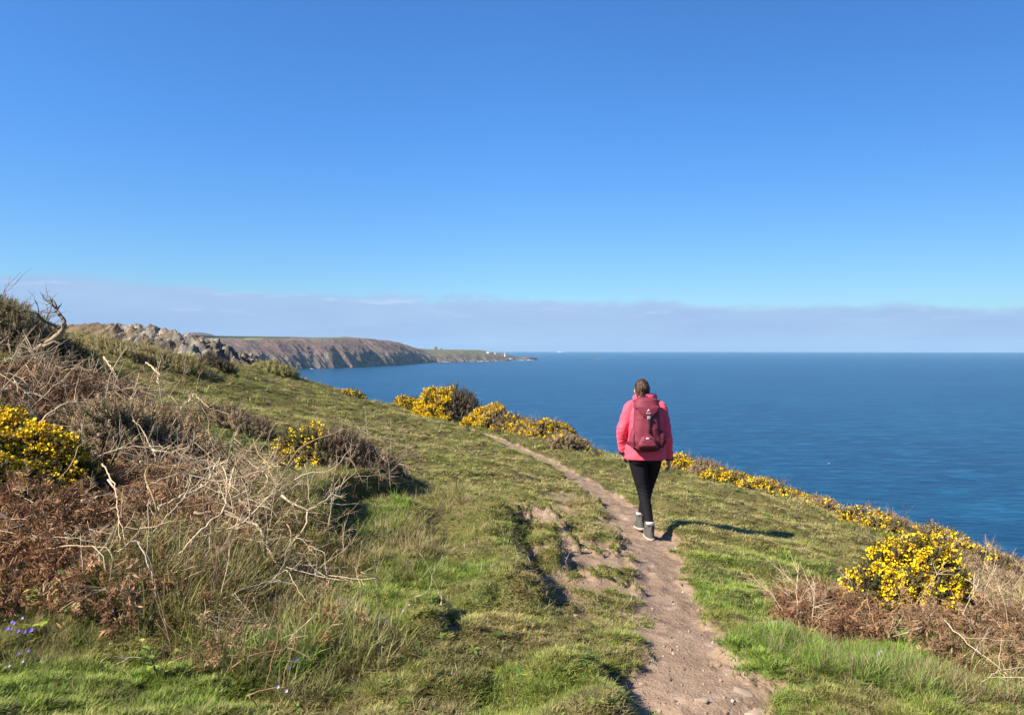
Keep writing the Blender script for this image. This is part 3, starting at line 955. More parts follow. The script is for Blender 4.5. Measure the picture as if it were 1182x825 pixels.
def gn_scatter(name, templates, pos, rot, scl, tint, mat):
    """ONE object: points that carry tufts of grass (geometry nodes)"""
    me = bpy.data.meshes.new(name)
    n = len(pos)
    me.vertices.add(n); me.vertices.foreach_set('co', np.ascontiguousarray(pos, np.float32).ravel())
    for k, ty, f, v in (('rot', 'FLOAT_VECTOR', 'vector', rot), ('scl', 'FLOAT_VECTOR', 'vector', scl)):
        a = me.attributes.new(k, ty, 'POINT'); a.data.foreach_set(f, np.ascontiguousarray(v, np.float32).ravel())
    a = me.attributes.new('idx', 'INT', 'POINT'); a.data.foreach_set('value', rng.integers(0, len(templates), n).astype(np.int32))
    a = me.attributes.new('tint', 'FLOAT_COLOR', 'POINT'); c = np.ones((n, 4), np.float32); c[:, :3] = tint; a.data.foreach_set('color', c.ravel())
    o = link(name, me)
    g = bpy.data.node_groups.new(name, 'GeometryNodeTree')
    g.interface.new_socket('Geometry', in_out='INPUT', socket_type='NodeSocketGeometry')
    g.interface.new_socket('Geometry', in_out='OUTPUT', socket_type='NodeSocketGeometry')
    gi = g.nodes.new('NodeGroupInput'); go = g.nodes.new('NodeGroupOutput')
    jn = g.nodes.new('GeometryNodeJoinGeometry')
    for tm in templates:
        to = bpy.data.objects.new(name + '_tuft', tm); tm.materials.append(mat)
        oi = g.nodes.new('GeometryNodeObjectInfo'); oi.inputs['Object'].default_value = to
        gt = g.nodes.new('GeometryNodeGeometryToInstance')
        g.links.new(oi.outputs['Geometry'], gt.inputs[0]); g.links.new(gt.outputs[0], jn.inputs[0])
    ip = g.nodes.new('GeometryNodeInstanceOnPoints'); ip.inputs['Pick Instance'].default_value = True
    def attr(nm, ty):
        x = g.nodes.new('GeometryNodeInputNamedAttribute'); x.data_type = ty; x.inputs['Name'].default_value = nm
        return x.outputs[0]
    g.links.new(gi.outputs[0], ip.inputs['Points']); g.links.new(jn.outputs[0], ip.inputs['Instance'])
    g.links.new(attr('idx', 'INT'), ip.inputs['Instance Index'])
    er = g.nodes.new('FunctionNodeEulerToRotation'); g.links.new(attr('rot', 'FLOAT_VECTOR'), er.inputs[0])
    g.links.new(er.outputs[0], ip.inputs['Rotation']); g.links.new(attr('scl', 'FLOAT_VECTOR'), ip.inputs['Scale'])
    g.links.new(ip.outputs[0], go.inputs[0])
    md = o.modifiers.new('scatter', 'NODES'); md.node_group = g
    return o

def spread(n, y0, y1, fr=.80, pad=1.2):
    """random ground points, denser near the viewer, a margin wider than the view"""
    u = rng.random(n)
    y = 1.0 / (1.0 / y0 + u * (1.0 / y1 - 1.0 / y0))
    hw = fr * y + pad
    x = rng.uniform(-1, 1, n) * hw
    return x, y

def tone(x, y, lush, base, pale, green):
    a = fbm(x * 1.1, y * 1.1, 3, 201)[:, None]; b = fbm(x * 4.3, y * 4.3, 3, 211)[:, None]; r1 = rng.random((len(x), 1))
    c = np.array(base)[None] * (1 - sst(a, .42, .62)) + np.array(pale)[None] * sst(a, .42, .62)
    c = c + (np.array(pale) * 1.15 - c) * sst(b, .52, .68) * .6
    c = c + (np.array(green) - c) * np.clip(lush[:, None] * (.6 + .6 * r1), 0, 1)
    return c * rng.uniform(.75, 1.3, (len(x), 1)) * (1 + rng.normal(0, .05, (len(x), 3)))

TURF = [tuft(s, 16, .75, .75, 1., .062, .5).mesh('turf_tuft') for s in range(6)]
x, y = spread(210000, 2.2, 34)
d, s_ = edge_d(x, y)
dm = dirt_mask(x, y); lt = litter_mask(x, y)
keep = (d < 1.5) & (rng.random(len(x)) > dm * 1.25) & (rng.random(len(x)) > lt * .8)
bare = fbm(x * 3.1, y * 3.1, 3, 301)
keep &= rng.random(len(x)) < 1.22 - sst(bare, .53, .68) * .95
x, y, lt, bare = x[keep], y[keep], lt[keep], bare[keep]
z = H(x, y)
lu = lush_mask(x, y)
far = np.clip(y / 6.0, .8, 3.2)
edgeup = sst(-edge_d(x, y)[0], 2.2, .2)
hgt = (.026 + .030 * fbm(x * 2.2, y * 2.2, 3, 311) + .028 * lu + .04 * edgeup) * rng.uniform(.5, 1.4, len(x)) * (.75 + .25 * far) * .68
wid = .038 * far * rng.uniform(.7, 1.3, len(x)) + .2 * hgt
tn = tone(x, y, lu * .9, (.225, .245, .056), (.35, .295, .115), (.20, .31, .042))
brn = sst(bare, .50, .62)[:, None]
tn = tn + (np.array([.17, .125, .065]) - tn) * brn * .55
rot = np.c_[rng.normal(0, .15, len(x)), rng.normal(0, .15, len(x)), rng.uniform(0, 6.28, len(x))]
GR = gn_scatter('grass', TURF, np.c_[x, y, z - .004], rot, np.c_[wid, wid, hgt], tn, M_BLADE)
tag(GR, kind='stuff')

# longer grass: lush tongues, bank lips, round the scrub, along the cliff edge
LONG = [tuft(50 + s, 22, .30, .42, 1., .017, .45, 3).mesh('long_grass_tuft') for s in range(6)]
LONG_E = []
for px, py, rx, ry, w, h in [(960,765,110,32,1.,.13),(1060,790,120,35,1.,.15),(850,710,36,40,.5,.06),(1010,660,100,25,.35,.07),(920,668,40,14,.4,.06),
      (230,690,70,50,1.,.30),(300,720,140,50,.9,.22),(120,790,170,40,.35,.07),(430,640,80,40,.6,.15),(530,590,40,22,.7,.17),(470,585,60,22,.6,.15),(560,620,26,20,.5,.10),(600,660,20,24,.4,.07),
      (350,620,60,40,.8,.16),(400,590,60,20,.6,.12),(1150,690,60,40,.6,.2),(1100,660,90,25,.5,.15),(1170,790,50,30,.8,.18),(60,745,80,30,.6,.11),(150,420,160,25,.5,.14),(230,425,90,16,.5,.15),(60,390,60,30,.6,.22),(330,440,60,8,.5,.14),
      (650,800,60,20,.2,.05)]:
    q = hit(px, py); LONG_E.append((q[0], q[1], rx * q[1] / F0, max(.35, ry * q[1] ** 2 / (F0 * max(abs(q[2]), .7))), w, h))
def long_mask(x, y):
    m = np.zeros(np.shape(x)); hh = np.zeros(np.shape(x)); nz = fbm(x * 2.1, y * 2.1, 3, 401) - .5
    for cx, cy, rx, ry, w, h in LONG_E:
        v = w * sst(1.2 - np.hypot((x - cx) / rx, (y - cy) / ry) + nz * 1.2, 0, .7)
        hh = np.where(v > m, h, hh); m = np.maximum(m, v)
    return m, hh
x, y = spread(230000, 2.2, 30)
m, hh = long_mask(x, y)
d, _ = edge_d(x, y)
eb = sst(d, -1.6, -.3) * (1 - sst(d, .5, 1.5)) * .35
hh = np.where(eb > m, .16, hh); m = np.maximum(m, eb)
keep = (rng.random(len(x)) < m * .5) & (dirt_mask(x, y) < .4) & (d < 1.5)
x, y, hh = x[keep], y[keep], hh[keep]
z = H(x, y); lu = lush_mask(x, y)
sc_ = hh * rng.uniform(.45, 1.25, len(x)) * .82
tn = tone(x, y, lu, (.215, .225, .058), (.32, .27, .11), (.155, .265, .036))
straw = (rng.random(len(x)) < .32)[:, None]
tn = np.where(straw, np.array([.30, .235, .125]) * rng.uniform(.7, 1.2, (len(x), 1)), tn)
rot = np.c_[rng.normal(.0, .25, len(x)), rng.normal(.15, .25, len(x)), rng.uniform(0, 6.28, len(x))]
wv = sc_ * np.clip(y / 7, 1, 2.2)
LG = gn_scatter('long_grass', LONG, np.c_[x, y, z - .01], rot, np.c_[wv, wv, sc_], tn, M_BLADE)
tag(LG, kind='stuff')

# flat weeds and fallen straw among the turf
def rosette(seed):
    r = np.random.default_rng(seed); A = Acc()
    for k in range(8):
        a = k * .785 + r.normal() * .3; L = r.uniform(.6, 1.1); w = L * r.uniform(.13, .22)
        d = np.array([math.cos(a), math.sin(a)]); n_ = np.array([-d[1], d[0]]); el = r.uniform(.1, .6)
        P = [[0, 0, 0], [*(d * L * .55 - n_ * w), el * L * .45], [*(d * L * .55 + n_ * w), el * L * .45], [*(d * L), el * L * .55]]
        A.add((np.array(P), np.array([[0, 1, 2], [1, 3, 2]])))
    return A
ROS = [rosette(70 + k).mesh('weed_rosette') for k in range(4)]
x, y = spread(26000, 2.2, 14)
wd = fbm(x * 1.9, y * 1.9, 3, 501)
k_ = (rng.random(len(x)) < .10 + sst(wd, .5, .65) * .8) & (dirt_mask(x, y) < .45) & (edge_d(x, y)[0] < .5) & (litter_mask(x, y) < .5)
x, y = x[k_], y[k_]; n_ = len(x)
tn = mixtone_ = np.array([(.13,.21,.035),(.10,.17,.035),(.20,.25,.05),(.24,.22,.07)])[rng.integers(0, 4, n_)] * rng.uniform(.8, 1.25, (n_, 1))
sw = rng.uniform(.018, .050, n_)
tag(gn_scatter('weeds', ROS, np.c_[x, y, H(x, y) + .006], np.c_[rng.normal(0, .25, n_), rng.normal(0, .25, n_), rng.uniform(0, 6.28, n_)], np.c_[sw, sw, sw], tn, M_BLADE), kind='stuff')
STR = []
for k in range(4):
    A = Acc()
    for q in range(5):
        A.add(blade(rng.uniform(-.6, .6), rng.uniform(-.6, .6), rng.uniform(0, 6.28), rng.uniform(.9, 1.5), rng.uniform(.5, 1.3), .022, rng.uniform(-.2, .3), 3))
    STR.append(A.mesh('straw_wisp'))
x, y = spread(42000, 2.2, 20)
k_ = (dirt_mask(x, y) < .7) & (edge_d(x, y)[0] < .5) & (rng.random(len(x)) < .25 + sst(fbm(x * 1.3, y * 1.3, 3, 521), .45, .65) * .75)
x, y = x[k_], y[k_]; n_ = len(x); sw = rng.uniform(.03, .075, n_) * np.clip(y / 5, .8, 1.6)
tn = np.array([(.42,.33,.17),(.34,.25,.13),(.48,.40,.24),(.28,.18,.09)])[rng.integers(0, 4, n_)] * rng.uniform(.7, 1.2, (n_, 1))
tag(gn_scatter('dead_grass', STR, np.c_[x, y, H(x, y) + .006], np.c_[rng.normal(0, .2, n_), rng.normal(0, .2, n_), rng.uniform(0, 6.28, n_)], np.c_[sw, sw, sw], tn, M_BLADE), kind='stuff')

# ------------------------------------------------------------------ dead fronds, twigs
def frond(seed):
    """curled dead bracken: a bent stalk with crumpled leaflets"""
    r = np.random.default_rng(seed); A = Acc()
    n = 9; t = np.linspace(0, 1, n)
    p = np.c_[.25 * t * t * r.uniform(-1, 1) + .05 * np.sin(5 * t + seed), .85 * t - .2 * t * t, .38 * np.sin(t * 2.4 + r.uniform(0, .8)) + .05 * r.normal(size=n) * t]
    A.add(tube(p, .011 * (1 - .75 * t), 3))
    for k in range(46):
        tt = r.uniform(.12, 1.); i = min(int(tt * (n - 1)), n - 2); q = p[i] + (p[i + 1] - p[i]) * (tt * (n - 1) - i)
        sgn = 1 if k % 2 else -1
        L = (.24 * (1 - tt) + .07) * r.uniform(.4, 1.2)
        d1 = np.array([sgn, r.normal() * .4 + .3, r.normal() * .5 - .2]); d1 /= np.linalg.norm(d1)
        u = np.cross(d1, r.normal(size=3)); u /= np.linalg.norm(u); w = L * r.uniform(.05, .13)
        bend = np.array([0, 0, -1.]) * r.uniform(-.2, .5) * L
        a0, a1, a2 = q, q + d1 * L * .5, q + d1 * L + bend
        V = np.array([a0, a1 - u * w, a1 + u * w, a2 + u * w * .3, a2 - u * w * .4 + bend * .3])
        A.add((V, np.array([[0, 1, 2], [1, 3, 2], [1, 4, 3]])))
    return np.vstack(A.V), np.vstack(A.F)
FROND = [frond(s) for s in range(8)]

def twig(seed, forks=5, wig=.09):
    r = np.random.default_rng(seed); A = Acc()
    def run(p, d, L, r0, lv):
        n = 7; pts = [p]
        for i in range(n - 1):
            d = d + r.normal(size=3) * wig; d /= np.linalg.norm(d)
            pts.append(pts[-1] + d * L / (n - 1))
        A.add(tube(np.array(pts), np.linspace(r0, r0 * .45, n), 4))
        if lv:
            for _ in range(forks if lv == 2 else 2):
                i = r.integers(1, n - 1); dd = d + r.normal(size=3) * .7; dd /= np.linalg.norm(dd)
                run(pts[i], dd, L * r.uniform(.25, .5), r0 * .6, lv - 1)
    run(np.zeros(3), np.array([0, 0, 1.]), 1., .0085, 2)
    return np.vstack(A.V), np.vstack(A.F)
TWIG = [twig(s) for s in range(8)]

def rand_dirs(n, up, r=None):
    r = r or rng
    d = r.normal(size=(n, 3)); d /= np.linalg.norm(d, axis=1, keepdims=True)
    d[:, 2] = d[:, 2] * (1 - up) + up * np.abs(d[:, 2]) + up * .4
    return d / np.linalg.norm(d, axis=1, keepdims=True)

def poly_points(poly_px, n, r):
    """random ground points inside an outline given by ground pixels"""
    P = np.array([hit(*p)[:2] for p in poly_px])
    out = np.zeros((0, 2)); lo, hi = P.min(0), P.max(0)
    while len(out) < n:
        c = r.uniform(lo, hi, (n * 2, 2))
        out = np.vstack([out, c[in_poly(c[:, 0], c[:, 1], P)]])
    return out[:n, 0], out[:n, 1]

def mixtone(cols, n, r, jit=.25):
    c = np.array(cols)[r.integers(0, len(cols), n)]
    return c * r.uniform(1 - jit, 1 + jit, (n, 1))

def bracken(name, label, poly, n, hmax, size, seed, cols=((.25,.135,.068),(.32,.185,.098),(.18,.095,.05),(.40,.26,.145),(.28,.15,.078)), twigs=0, cat='bracken'):
    r = np.random.default_rng(seed)
    x, y = poly_points(poly, n, r)
    e = empty(name, (float(x.mean()), float(y.mean()), Hs(x.mean(), y.mean())))
    tag(e, label, cat)
    off = np.array(e.location)
    z = H(x, y) + hmax * r.random(n) ** 1.6 * (.4 + .6 * fbm(x * 1.6, y * 1.6, 2, seed))
    V, F, C = scatter(FROND, np.c_[x, y, z] - off, frames(rand_dirs(n, .25, r), r.uniform(0, 6.28, n)), size * r.uniform(.5, 1.25, n), mixtone(cols, n, r), r)
    tag(link('fronds', mesh_np('fronds', V, [F], C), M_DEAD, e), kind='stuff')
    if twigs:
        x, y = poly_points(poly, twigs, r)
        z = H(x, y) + hmax * r.random(twigs) * .7
        dd = rand_dirs(twigs, .25, r)
        V, F, C = scatter(TWIG, np.c_[x, y, z] - off, frames(dd, r.uniform(0, 6.28, twigs)), size * 1.9 * r.uniform(.5, 1.25, twigs), mixtone([(.44,.33,.20),(.30,.21,.125),(.50,.40,.27),(.18,.115,.07)], twigs, r), r)
        tag(link('stalks', mesh_np('stalks', V, [F], C), M_WOOD, e), kind='stuff')
    return e

bracken('dead_bracken', 'large rusty brown mound of dead bracken filling the lower left bank', [(-90,575),(0,590),(90,590),(200,610),(290,635),(285,680),(215,725),(120,745),(20,715),(-90,735)], 2700, .24, .17, 1, twigs=230)
bracken('dead_bracken', 'dark purple brown dead bracken behind the yellow gorse under the twisted branch', [(-60,460),(40,462),(115,470),(185,500),(215,540),(190,550),(60,530),(-60,530)], 1200, .26, .34, 2, ((.15,.08,.045),(.20,.11,.06),(.26,.16,.09),(.11,.06,.035)), twigs=120)
bracken('dead_bracken', 'reddish brown dead bracken mat beside the grey stone right of the path', [(893,702),(925,692),(975,706),(1020,726),(1020,744),(960,740),(905,728)], 800, .13, .17, 3, ((.24,.13,.07),(.30,.175,.10),(.18,.095,.05)), twigs=90)
bracken('dead_bracken', 'straggling brown dead bracken and stalks along the lower right edge', [(1030,720),(1110,715),(1200,735),(1230,800),(1140,790),(1060,765)], 1000, .12, .17, 4, ((.27,.165,.09),(.34,.22,.125),(.21,.125,.07)), twigs=130)
bracken('dead_bracken', 'tan dead bracken on the slope just right of the bright gorse', [(1080,660),(1190,665),(1230,710),(1130,722),(1075,705)], 800, .14, .18, 5, ((.30,.21,.135),(.36,.26,.17),(.24,.16,.10)), twigs=80)
bracken('dead_bracken', 'thin scatter of dead bracken bits in the long grass below the branches', [(220,720),(400,690),(420,760),(260,790),(180,770)], 150, .12, .16, 6, twigs=60)

# tangles of bare twigs standing over the mound: nobody could count them
def twig_mass(poly, n, h0, h1, size, seed, up=.35, cols=((.50,.38,.23),(.38,.27,.155),(.56,.45,.31),(.24,.16,.09))):
    r = np.random.default_rng(seed)
    x, y = poly_points(poly, n, r)
    z = H(x, y) + r.uniform(h0, h1, n)
    return scatter(TWIG, np.c_[x, y, z], frames(rand_dirs(n, up, r), r.uniform(0, 6.28, n)), size * r.uniform(.45, 1.3, n), mixtone(cols, n, r), r)
def stout_mass(poly, n, h0, h1, seed):
    r = np.random.default_rng(seed); x, y = poly_points(poly, n, r); Vs, Fs, Cs = [], [], []; o_ = 0
    for i in range(n):
        d = rand_dirs(1, .08, r)[0]; L = r.uniform(.25, .75); p = [np.array([x[i], y[i], Hs(x[i], y[i]) + r.uniform(h0, h1)])]
        for k in range(7):
            d = d + r.normal(size=3) * .22; d /= np.linalg.norm(d); p.append(p[-1] + d * L / 7)
        p = np.array(p); p[:, 2] = np.maximum(p[:, 2], H(p[:, 0], p[:, 1]) + .02)
        v, f = tube(p, np.linspace(1, .45, 8) * r.uniform(.003, .008), 5)
        c = np.array([(.52,.39,.23),(.42,.30,.17),(.58,.47,.32),(.30,.20,.11)])[r.integers(0, 4)] * r.uniform(.75, 1.15)
        Vs.append(v); Fs.append(f + o_); Cs.append(np.tile(c, (len(v), 1))); o_ += len(v)
    return np.vstack(Vs), np.vstack(Fs), np.vstack(Cs)
TM = [stout_mass([(160,570),(250,550),(320,590),(345,650),(290,675),(190,650)], 80, .02, .30, 81),
      stout_mass([(60,600),(200,590),(260,650),(200,690),(60,660)], 34, .12, .28, 82),
      stout_mass([(-20,450),(150,470),(200,530),(60,560),(-40,540)], 45, .10, .38, 83),
      twig_mass([(150,570),(250,555),(310,600),(330,645),(280,675),(180,650)], 520, .02, .26, .26, 11),
      twig_mass([(-60,470),(120,470),(230,520),(240,580),(100,580),(-60,560)], 260, .02, .26, .30, 12, cols=((.30,.22,.15),(.22,.15,.10),(.38,.30,.21),(.13,.09,.06))),
      twig_mass([(140,465),(210,490),(230,530),(240,560),(220,560),(160,520)], 60, .02, .22, .40, 13, cols=((.32,.24,.15),(.26,.19,.11),(.20,.14,.09))),
      twig_mass([(0,415),(80,425),(120,450),(80,470),(-40,450)], 26, .0, .25, .5, 14, cols=((.30,.22,.15),(.22,.15,.10),(.38,.30,.21))),
      twig_mass([(340,600),(420,640),(430,720),(330,700)], 50, .0, .15, .35, 15),
      twig_mass([(380,520),(470,530),(480,590),(400,600)], 90, .0, .30, .40, 16, cols=((.27,.20,.13),(.20,.14,.09),(.35,.28,.19)))]
V = np.vstack([t_[0] for t_ in TM]); C = np.vstack([t_[2] for t_ in TM])
o_ = 0; FF = []
for t_ in TM:
    FF.append(t_[1] + o_); o_ += len(t_[0])
tag(link('dead_twigs', mesh_np('dead_twigs', V, [np.vstack(FF)], C), M_WOOD), kind='stuff')

# ------------------------------------------------------------------ gorse
def sprig(seed):
    r = np.random.default_rng(seed); A = Acc()
    A.add(tube(np.array([[0, 0, 0], [.03 * r.normal(), .03 * r.normal(), .5], [.06 * r.normal(), .06 * r.normal(), 1.]]), np.array([.035, .025, .008]), 3))
    for k in range(20):
        t = .1 + .88 * k / 19; a = k * 2.4 + r.normal() * .3
        L = .34 * (1.1 - .55 * t) * r.uniform(.7, 1.2)
        d = np.array([math.cos(a), math.sin(a), .75]); d /= np.linalg.norm(d); u = np.array([-math.sin(a), math.cos(a), 0])
        b = np.array([0, 0, t])
        A.add((np.array([b - u * .035, b + u * .035, b + d * L]), np.array([[0, 1, 2]])))
    return np.vstack(A.V), np.vstack(A.F)
SPRIG = [sprig(s) for s in range(5)]
def blossom(seed):
    r = np.random.default_rng(seed); A = Acc()
    for k in range(7):
        c = r.normal(size=3) * np.array([.33, .33, .45]); d = r.normal(size=3) + np.array([0, 0, .5]); d /= np.linalg.norm(d)
        fr = frames(d[None], np.array([r.uniform(0, 6.28)]))[0]
        w = .26 * r.uniform(.8, 1.2)
        P = np.array([[0, 0, -.15], [w, .1, .18], [0, w, .26], [-w, .1, .18], [-w * .6, -w * .7, .1], [w * .6, -w * .7, .1]])
        A.add((P @ fr.T + c, np.array([[0, 1, 2], [0, 2, 3], [0, 3, 4], [0, 4, 5], [0, 5, 1]])))
    return np.vstack(A.V), np.vstack(A.F)
BLOSSOM = [blossom(s) for s in range(5)]
OLIVE = [(.075,.075,.028),(.10,.095,.04),(.055,.06,.024),(.13,.105,.055)]
BROWNS = [(.29,.21,.125),(.36,.27,.165),(.21,.145,.09),(.24,.19,.10)]
YEL = [(.85,.63,.012),(.90,.70,.02),(.82,.57,.01),(.70,.44,.01),(.45,.27,.02)]

def gorse(label, base, rx, ry, h, ns, nf, seed, sp=.12, fl=.032, cols=OLIVE, fdir=None, fth=.45, name='gorse_bush', cat='gorse bush', group=None, lump=.32, deadside=None, deadcols=BROWNS, yaw=0., twigs=20, fcols=YEL):
    r = np.random.default_rng(seed)
    bx, by = base[0], base[1]; bz = Hs(bx, by)
    e = empty(name, (bx, by, bz)); tag(e, label, cat, group)
    cy, sy = math.cos(yaw), math.sin(yaw)
    def shell(n, lo, zmin=-.15):
        d = r.normal(size=(n, 3)); d /= np.linalg.norm(d, axis=1, keepdims=True)
        d[:, 2] = np.where(d[:, 2] < zmin, np.abs(d[:, 2]), d[:, 2])
        lon = np.arctan2(d[:, 1], d[:, 0])
        k = 1 + lump * 2 * (fbm(d[:, 0] * 2.2 + seed, d[:, 1] * 2.2 + d[:, 2] * 1.7, 3, seed) - .5) + lump * .7 * np.sin(lon * 3 + seed) * .5
        q = lo + (1 - lo) * r.random(n) ** .5
        px_, py_ = d[:, 0] * rx * k * q, d[:, 1] * ry * k * q
        X = px_ * cy - py_ * sy; Y = px_ * sy + py_ * cy
        Z = np.maximum(d[:, 2], -.05) * h * k * q + (H(bx + X, by + Y) - bz) + .02
        return np.c_[X, Y, Z], np.c_[d[:, 0] * cy - d[:, 1] * sy, d[:, 0] * sy + d[:, 1] * cy, d[:, 2]]
    P, D = shell(ns, .45)
    dd = D * .75 + np.array([0, 0, .55]) + r.normal(size=D.shape) * .35
    tin = mixtone(cols, ns, r)
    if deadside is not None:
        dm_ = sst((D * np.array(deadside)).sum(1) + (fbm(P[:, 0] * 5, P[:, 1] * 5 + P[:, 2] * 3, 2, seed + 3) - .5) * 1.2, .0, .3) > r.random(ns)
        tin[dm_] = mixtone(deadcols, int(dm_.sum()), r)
    V, F, C = scatter(SPRIG, P, frames(dd, r.uniform(0, 6.28, ns)), sp * r.uniform(.6, 1.4, ns), tin, r)
    tag(link('foliage', mesh_np('foliage', V, [F], C), M_SPINE, e), kind='stuff')
    if nf:
        P, D = shell(nf * 4, .86, 0.)
        pat = fbm(P[:, 0] / rx * 2.3 + seed, P[:, 1] / ry * 2.3 + P[:, 2] / h * 2.3, 3, seed + 20)
        sc = pat + (0 if fdir is None else (D * np.array(fdir)).sum(1) * .30)
        if deadside is not None:
            sc = np.where((D * np.array(deadside)).sum(1) > .12 + .25 * (pat - .5), -9, sc)
        idx = np.nonzero(sc > fth)[0][:nf]
        P, D = P[idx], D[idx]; n_ = len(idx)
        if n_:
            V, F, C = scatter(BLOSSOM, P + D * sp * .35 + np.array([0, 0, sp * .25]), frames(D + r.normal(size=D.shape) * .3, r.uniform(0, 6.28, n_)), fl * r.uniform(.4, 1.4, n_), mixtone(fcols, n_, r, .12), r)
            tag(link('flowers', mesh_np('flowers', V, [F], C), M_PETAL, e), kind='stuff')
    if twigs:
        P, D = shell(twigs, .3)
        V, F, C = scatter(TWIG, P * np.array([.06, .06, 0]), frames(D + np.array([0, 0, .5]), r.uniform(0, 6.28, twigs)), (.5 * rx + .5 * h) * 1.15 * r.uniform(.6, 1.1, twigs), mixtone([(.30,.23,.16),(.20,.14,.09)], twigs, r), r)
        tag(link('stems', mesh_np('stems', V, [F], C), M_WOOD, e), kind='stuff')
    return e

TV = (-.2, -1, .25)
gorse('big yellow flowering gorse at the left picture edge among dead branches', hit(8, 588), .52, .45, .46, 3000, 1800, 1, .10, .036, fdir=(-.6, -.9, .5), fth=.35)
gorse('small gorse sprig low down left with few yellow flowers in the bracken', hit(25, 612), .28, .2, .16, 500, 110, 2, .10, .030, fdir=TV, fth=.42)
gorse('half dead gorse in mid slope with sparse yellow flowers on its left side', hit(372, 562), .55, .5, .46, 2600, 380, 3, .11, .034, fdir=(-1, -.5, .5), fth=.52, deadside=(1, 0, .0), deadcols=[(.22,.16,.10),(.28,.21,.135),(.13,.09,.06)])
gorse('bright yellow gorse mound right of the path above the dead bracken', hit(1040, 712), .34, .38, .44, 2600, 1150, 4, .10, .033, fdir=TV, fth=.40)
gorse('little yellow gorse tuft trailing at the foot of the bright mound', hit(1085, 716), .16, .14, .12, 300, 130, 5, .09, .030, fdir=TV, fth=.38)
gorse('yellow gorse on the cliff edge at the head of the bright mound', hit(1022, 618), .60, .38, .20, 1300, 260, 6, .13, .042, fdir=(-.5, -1, .5), fth=.44, deadside=(1, 0, .2), cols=OLIVE + BROWNS)
gorse('domed yellow gorse on the cliff edge against the sea', hit(1090, 648), .46, .38, .30, 1500, 360, 7, .12, .040, fdir=TV, fth=.42, cols=OLIVE + BROWNS)
gorse('brown scrubby gorse with few flowers at the right picture edge', hit(1150, 668), .60, .42, .20, 1300, 130, 8, .12, .036, cols=BROWNS + OLIVE[:1], fdir=TV, fth=.55, twigs=40)
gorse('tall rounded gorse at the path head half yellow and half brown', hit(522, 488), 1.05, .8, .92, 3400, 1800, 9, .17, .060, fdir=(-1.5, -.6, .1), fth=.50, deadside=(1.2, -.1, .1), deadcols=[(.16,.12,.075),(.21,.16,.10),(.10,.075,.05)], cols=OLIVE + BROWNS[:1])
gorse('low yellow gorse left of the tall rounded bush on the skyline', hit(476, 474), .45, .4, .28, 600, 420, 10, .15, .055, fdir=TV, fth=.42)
gorse('yellow gorse immediately right of the tall rounded bush', hit(572, 496), .75, .6, .50, 1800, 700, 11, .16, .055, fdir=(-.6, -.8, .5), fth=.45, cols=OLIVE + BROWNS, deadside=(.8, -.6, -.3))
gorse('brown and yellow gorse midway along the skyline hedge', hit(604, 502), .75, .55, .42, 1600, 260, 12, .16, .052, fdir=TV, fth=.52, cols=BROWNS + OLIVE)
gorse('low yellow topped gorse at the right end of the skyline hedge', hit(632, 509), .75, .5, .34, 1500, 560, 13, .15, .052, fdir=(-.2, -.3, 1.), fth=.42, cols=BROWNS + OLIVE)
gorse('small brown gorse ending the skyline hedge', hit(655, 516), .5, .4, .24, 800, 40, 14, .15, .05, cols=BROWNS, fdir=TV, fth=.5)
gorse('yellow gorse showing just right of the walker beside her hand', hit(792, 546), .55, .4, .24, 900, 520, 15, .13, .048, fdir=TV, fth=.40, cols=OLIVE + BROWNS)
gorse('bare grey brown gorse on the edge between two yellow patches', hit(818, 554), .35, .3, .26, 500, 0, 16, .14, .05, cols=BROWNS, twigs=40)
gorse('long low band of yellow gorse on the edge above the walkers shadow', hit(850, 562), .60, .33, .15, 1000, 400, 17, .12, .044, fdir=TV, fth=.40, cols=OLIVE + BROWNS)
gorse('yellow gorse at the downhill end of the low edge band', hit(896, 577), .58, .33, .15, 1000, 400, 18, .12, .044, fdir=TV, fth=.40, cols=OLIVE + BROWNS)
gorse('tiny orange brown gorse tuft alone on the edge below the band', hit(950, 593), .22, .2, .13, 220, 30, 19, .12, .04, cols=BROWNS, fdir=TV, fth=.5, twigs=6)
gorse('tiny yellow gorse peeping over the left skyline of the slope', hit(408, 456), .35, .3, .14, 260, 120, 20, .14, .05, cols=OLIVE, fdir=TV, fth=.42, twigs=4)

DB = dict(name='dead_gorse', cat='dead bush', nf=0)
gorse('dead brown spiny gorse beside the yellow one at left', hit(135, 562), .48, .42, .38, ns=2200, seed=31, sp=.11, cols=[(.27,.19,.11),(.34,.25,.15),(.20,.15,.08),(.13,.12,.06)], **DB)
gorse('sandy brown dead gorse clump above the bleached branch tangle', hit(170, 552), .52, .45, .36, ns=2600, seed=32, sp=.12, cols=[(.38,.27,.15),(.44,.33,.19),(.28,.20,.11)], **DB)
gorse('dark brown dead gorse hump right of the half dead flowering gorse', hit(425, 558), .42, .42, .27, ns=1900, seed=34, sp=.11, cols=[(.27,.19,.12),(.34,.25,.16),(.18,.12,.075)], **DB)
gorse('tall olive brown scrub on the skyline at the left picture edge', hit(-15, 395), 1.25, 1.2, .60, ns=3600, seed=35, sp=.18, cols=[(.26,.20,.10),(.20,.17,.07),(.32,.25,.14),(.15,.13,.06)], **DB)
gorse('small green brown scrub under the twisted branch', hit(45, 412), .8, .8, .26, ns=1500, seed=36, sp=.17, cols=[(.11,.105,.04),(.16,.13,.06)], **DB)
gorse('rounded brown scrub on the grassy skyline near the headland', hit(135, 410), 1.0, .8, .26, ns=1500, seed=37, sp=.15, cols=[(.32,.27,.12),(.27,.25,.09),(.38,.31,.16)], **DB)
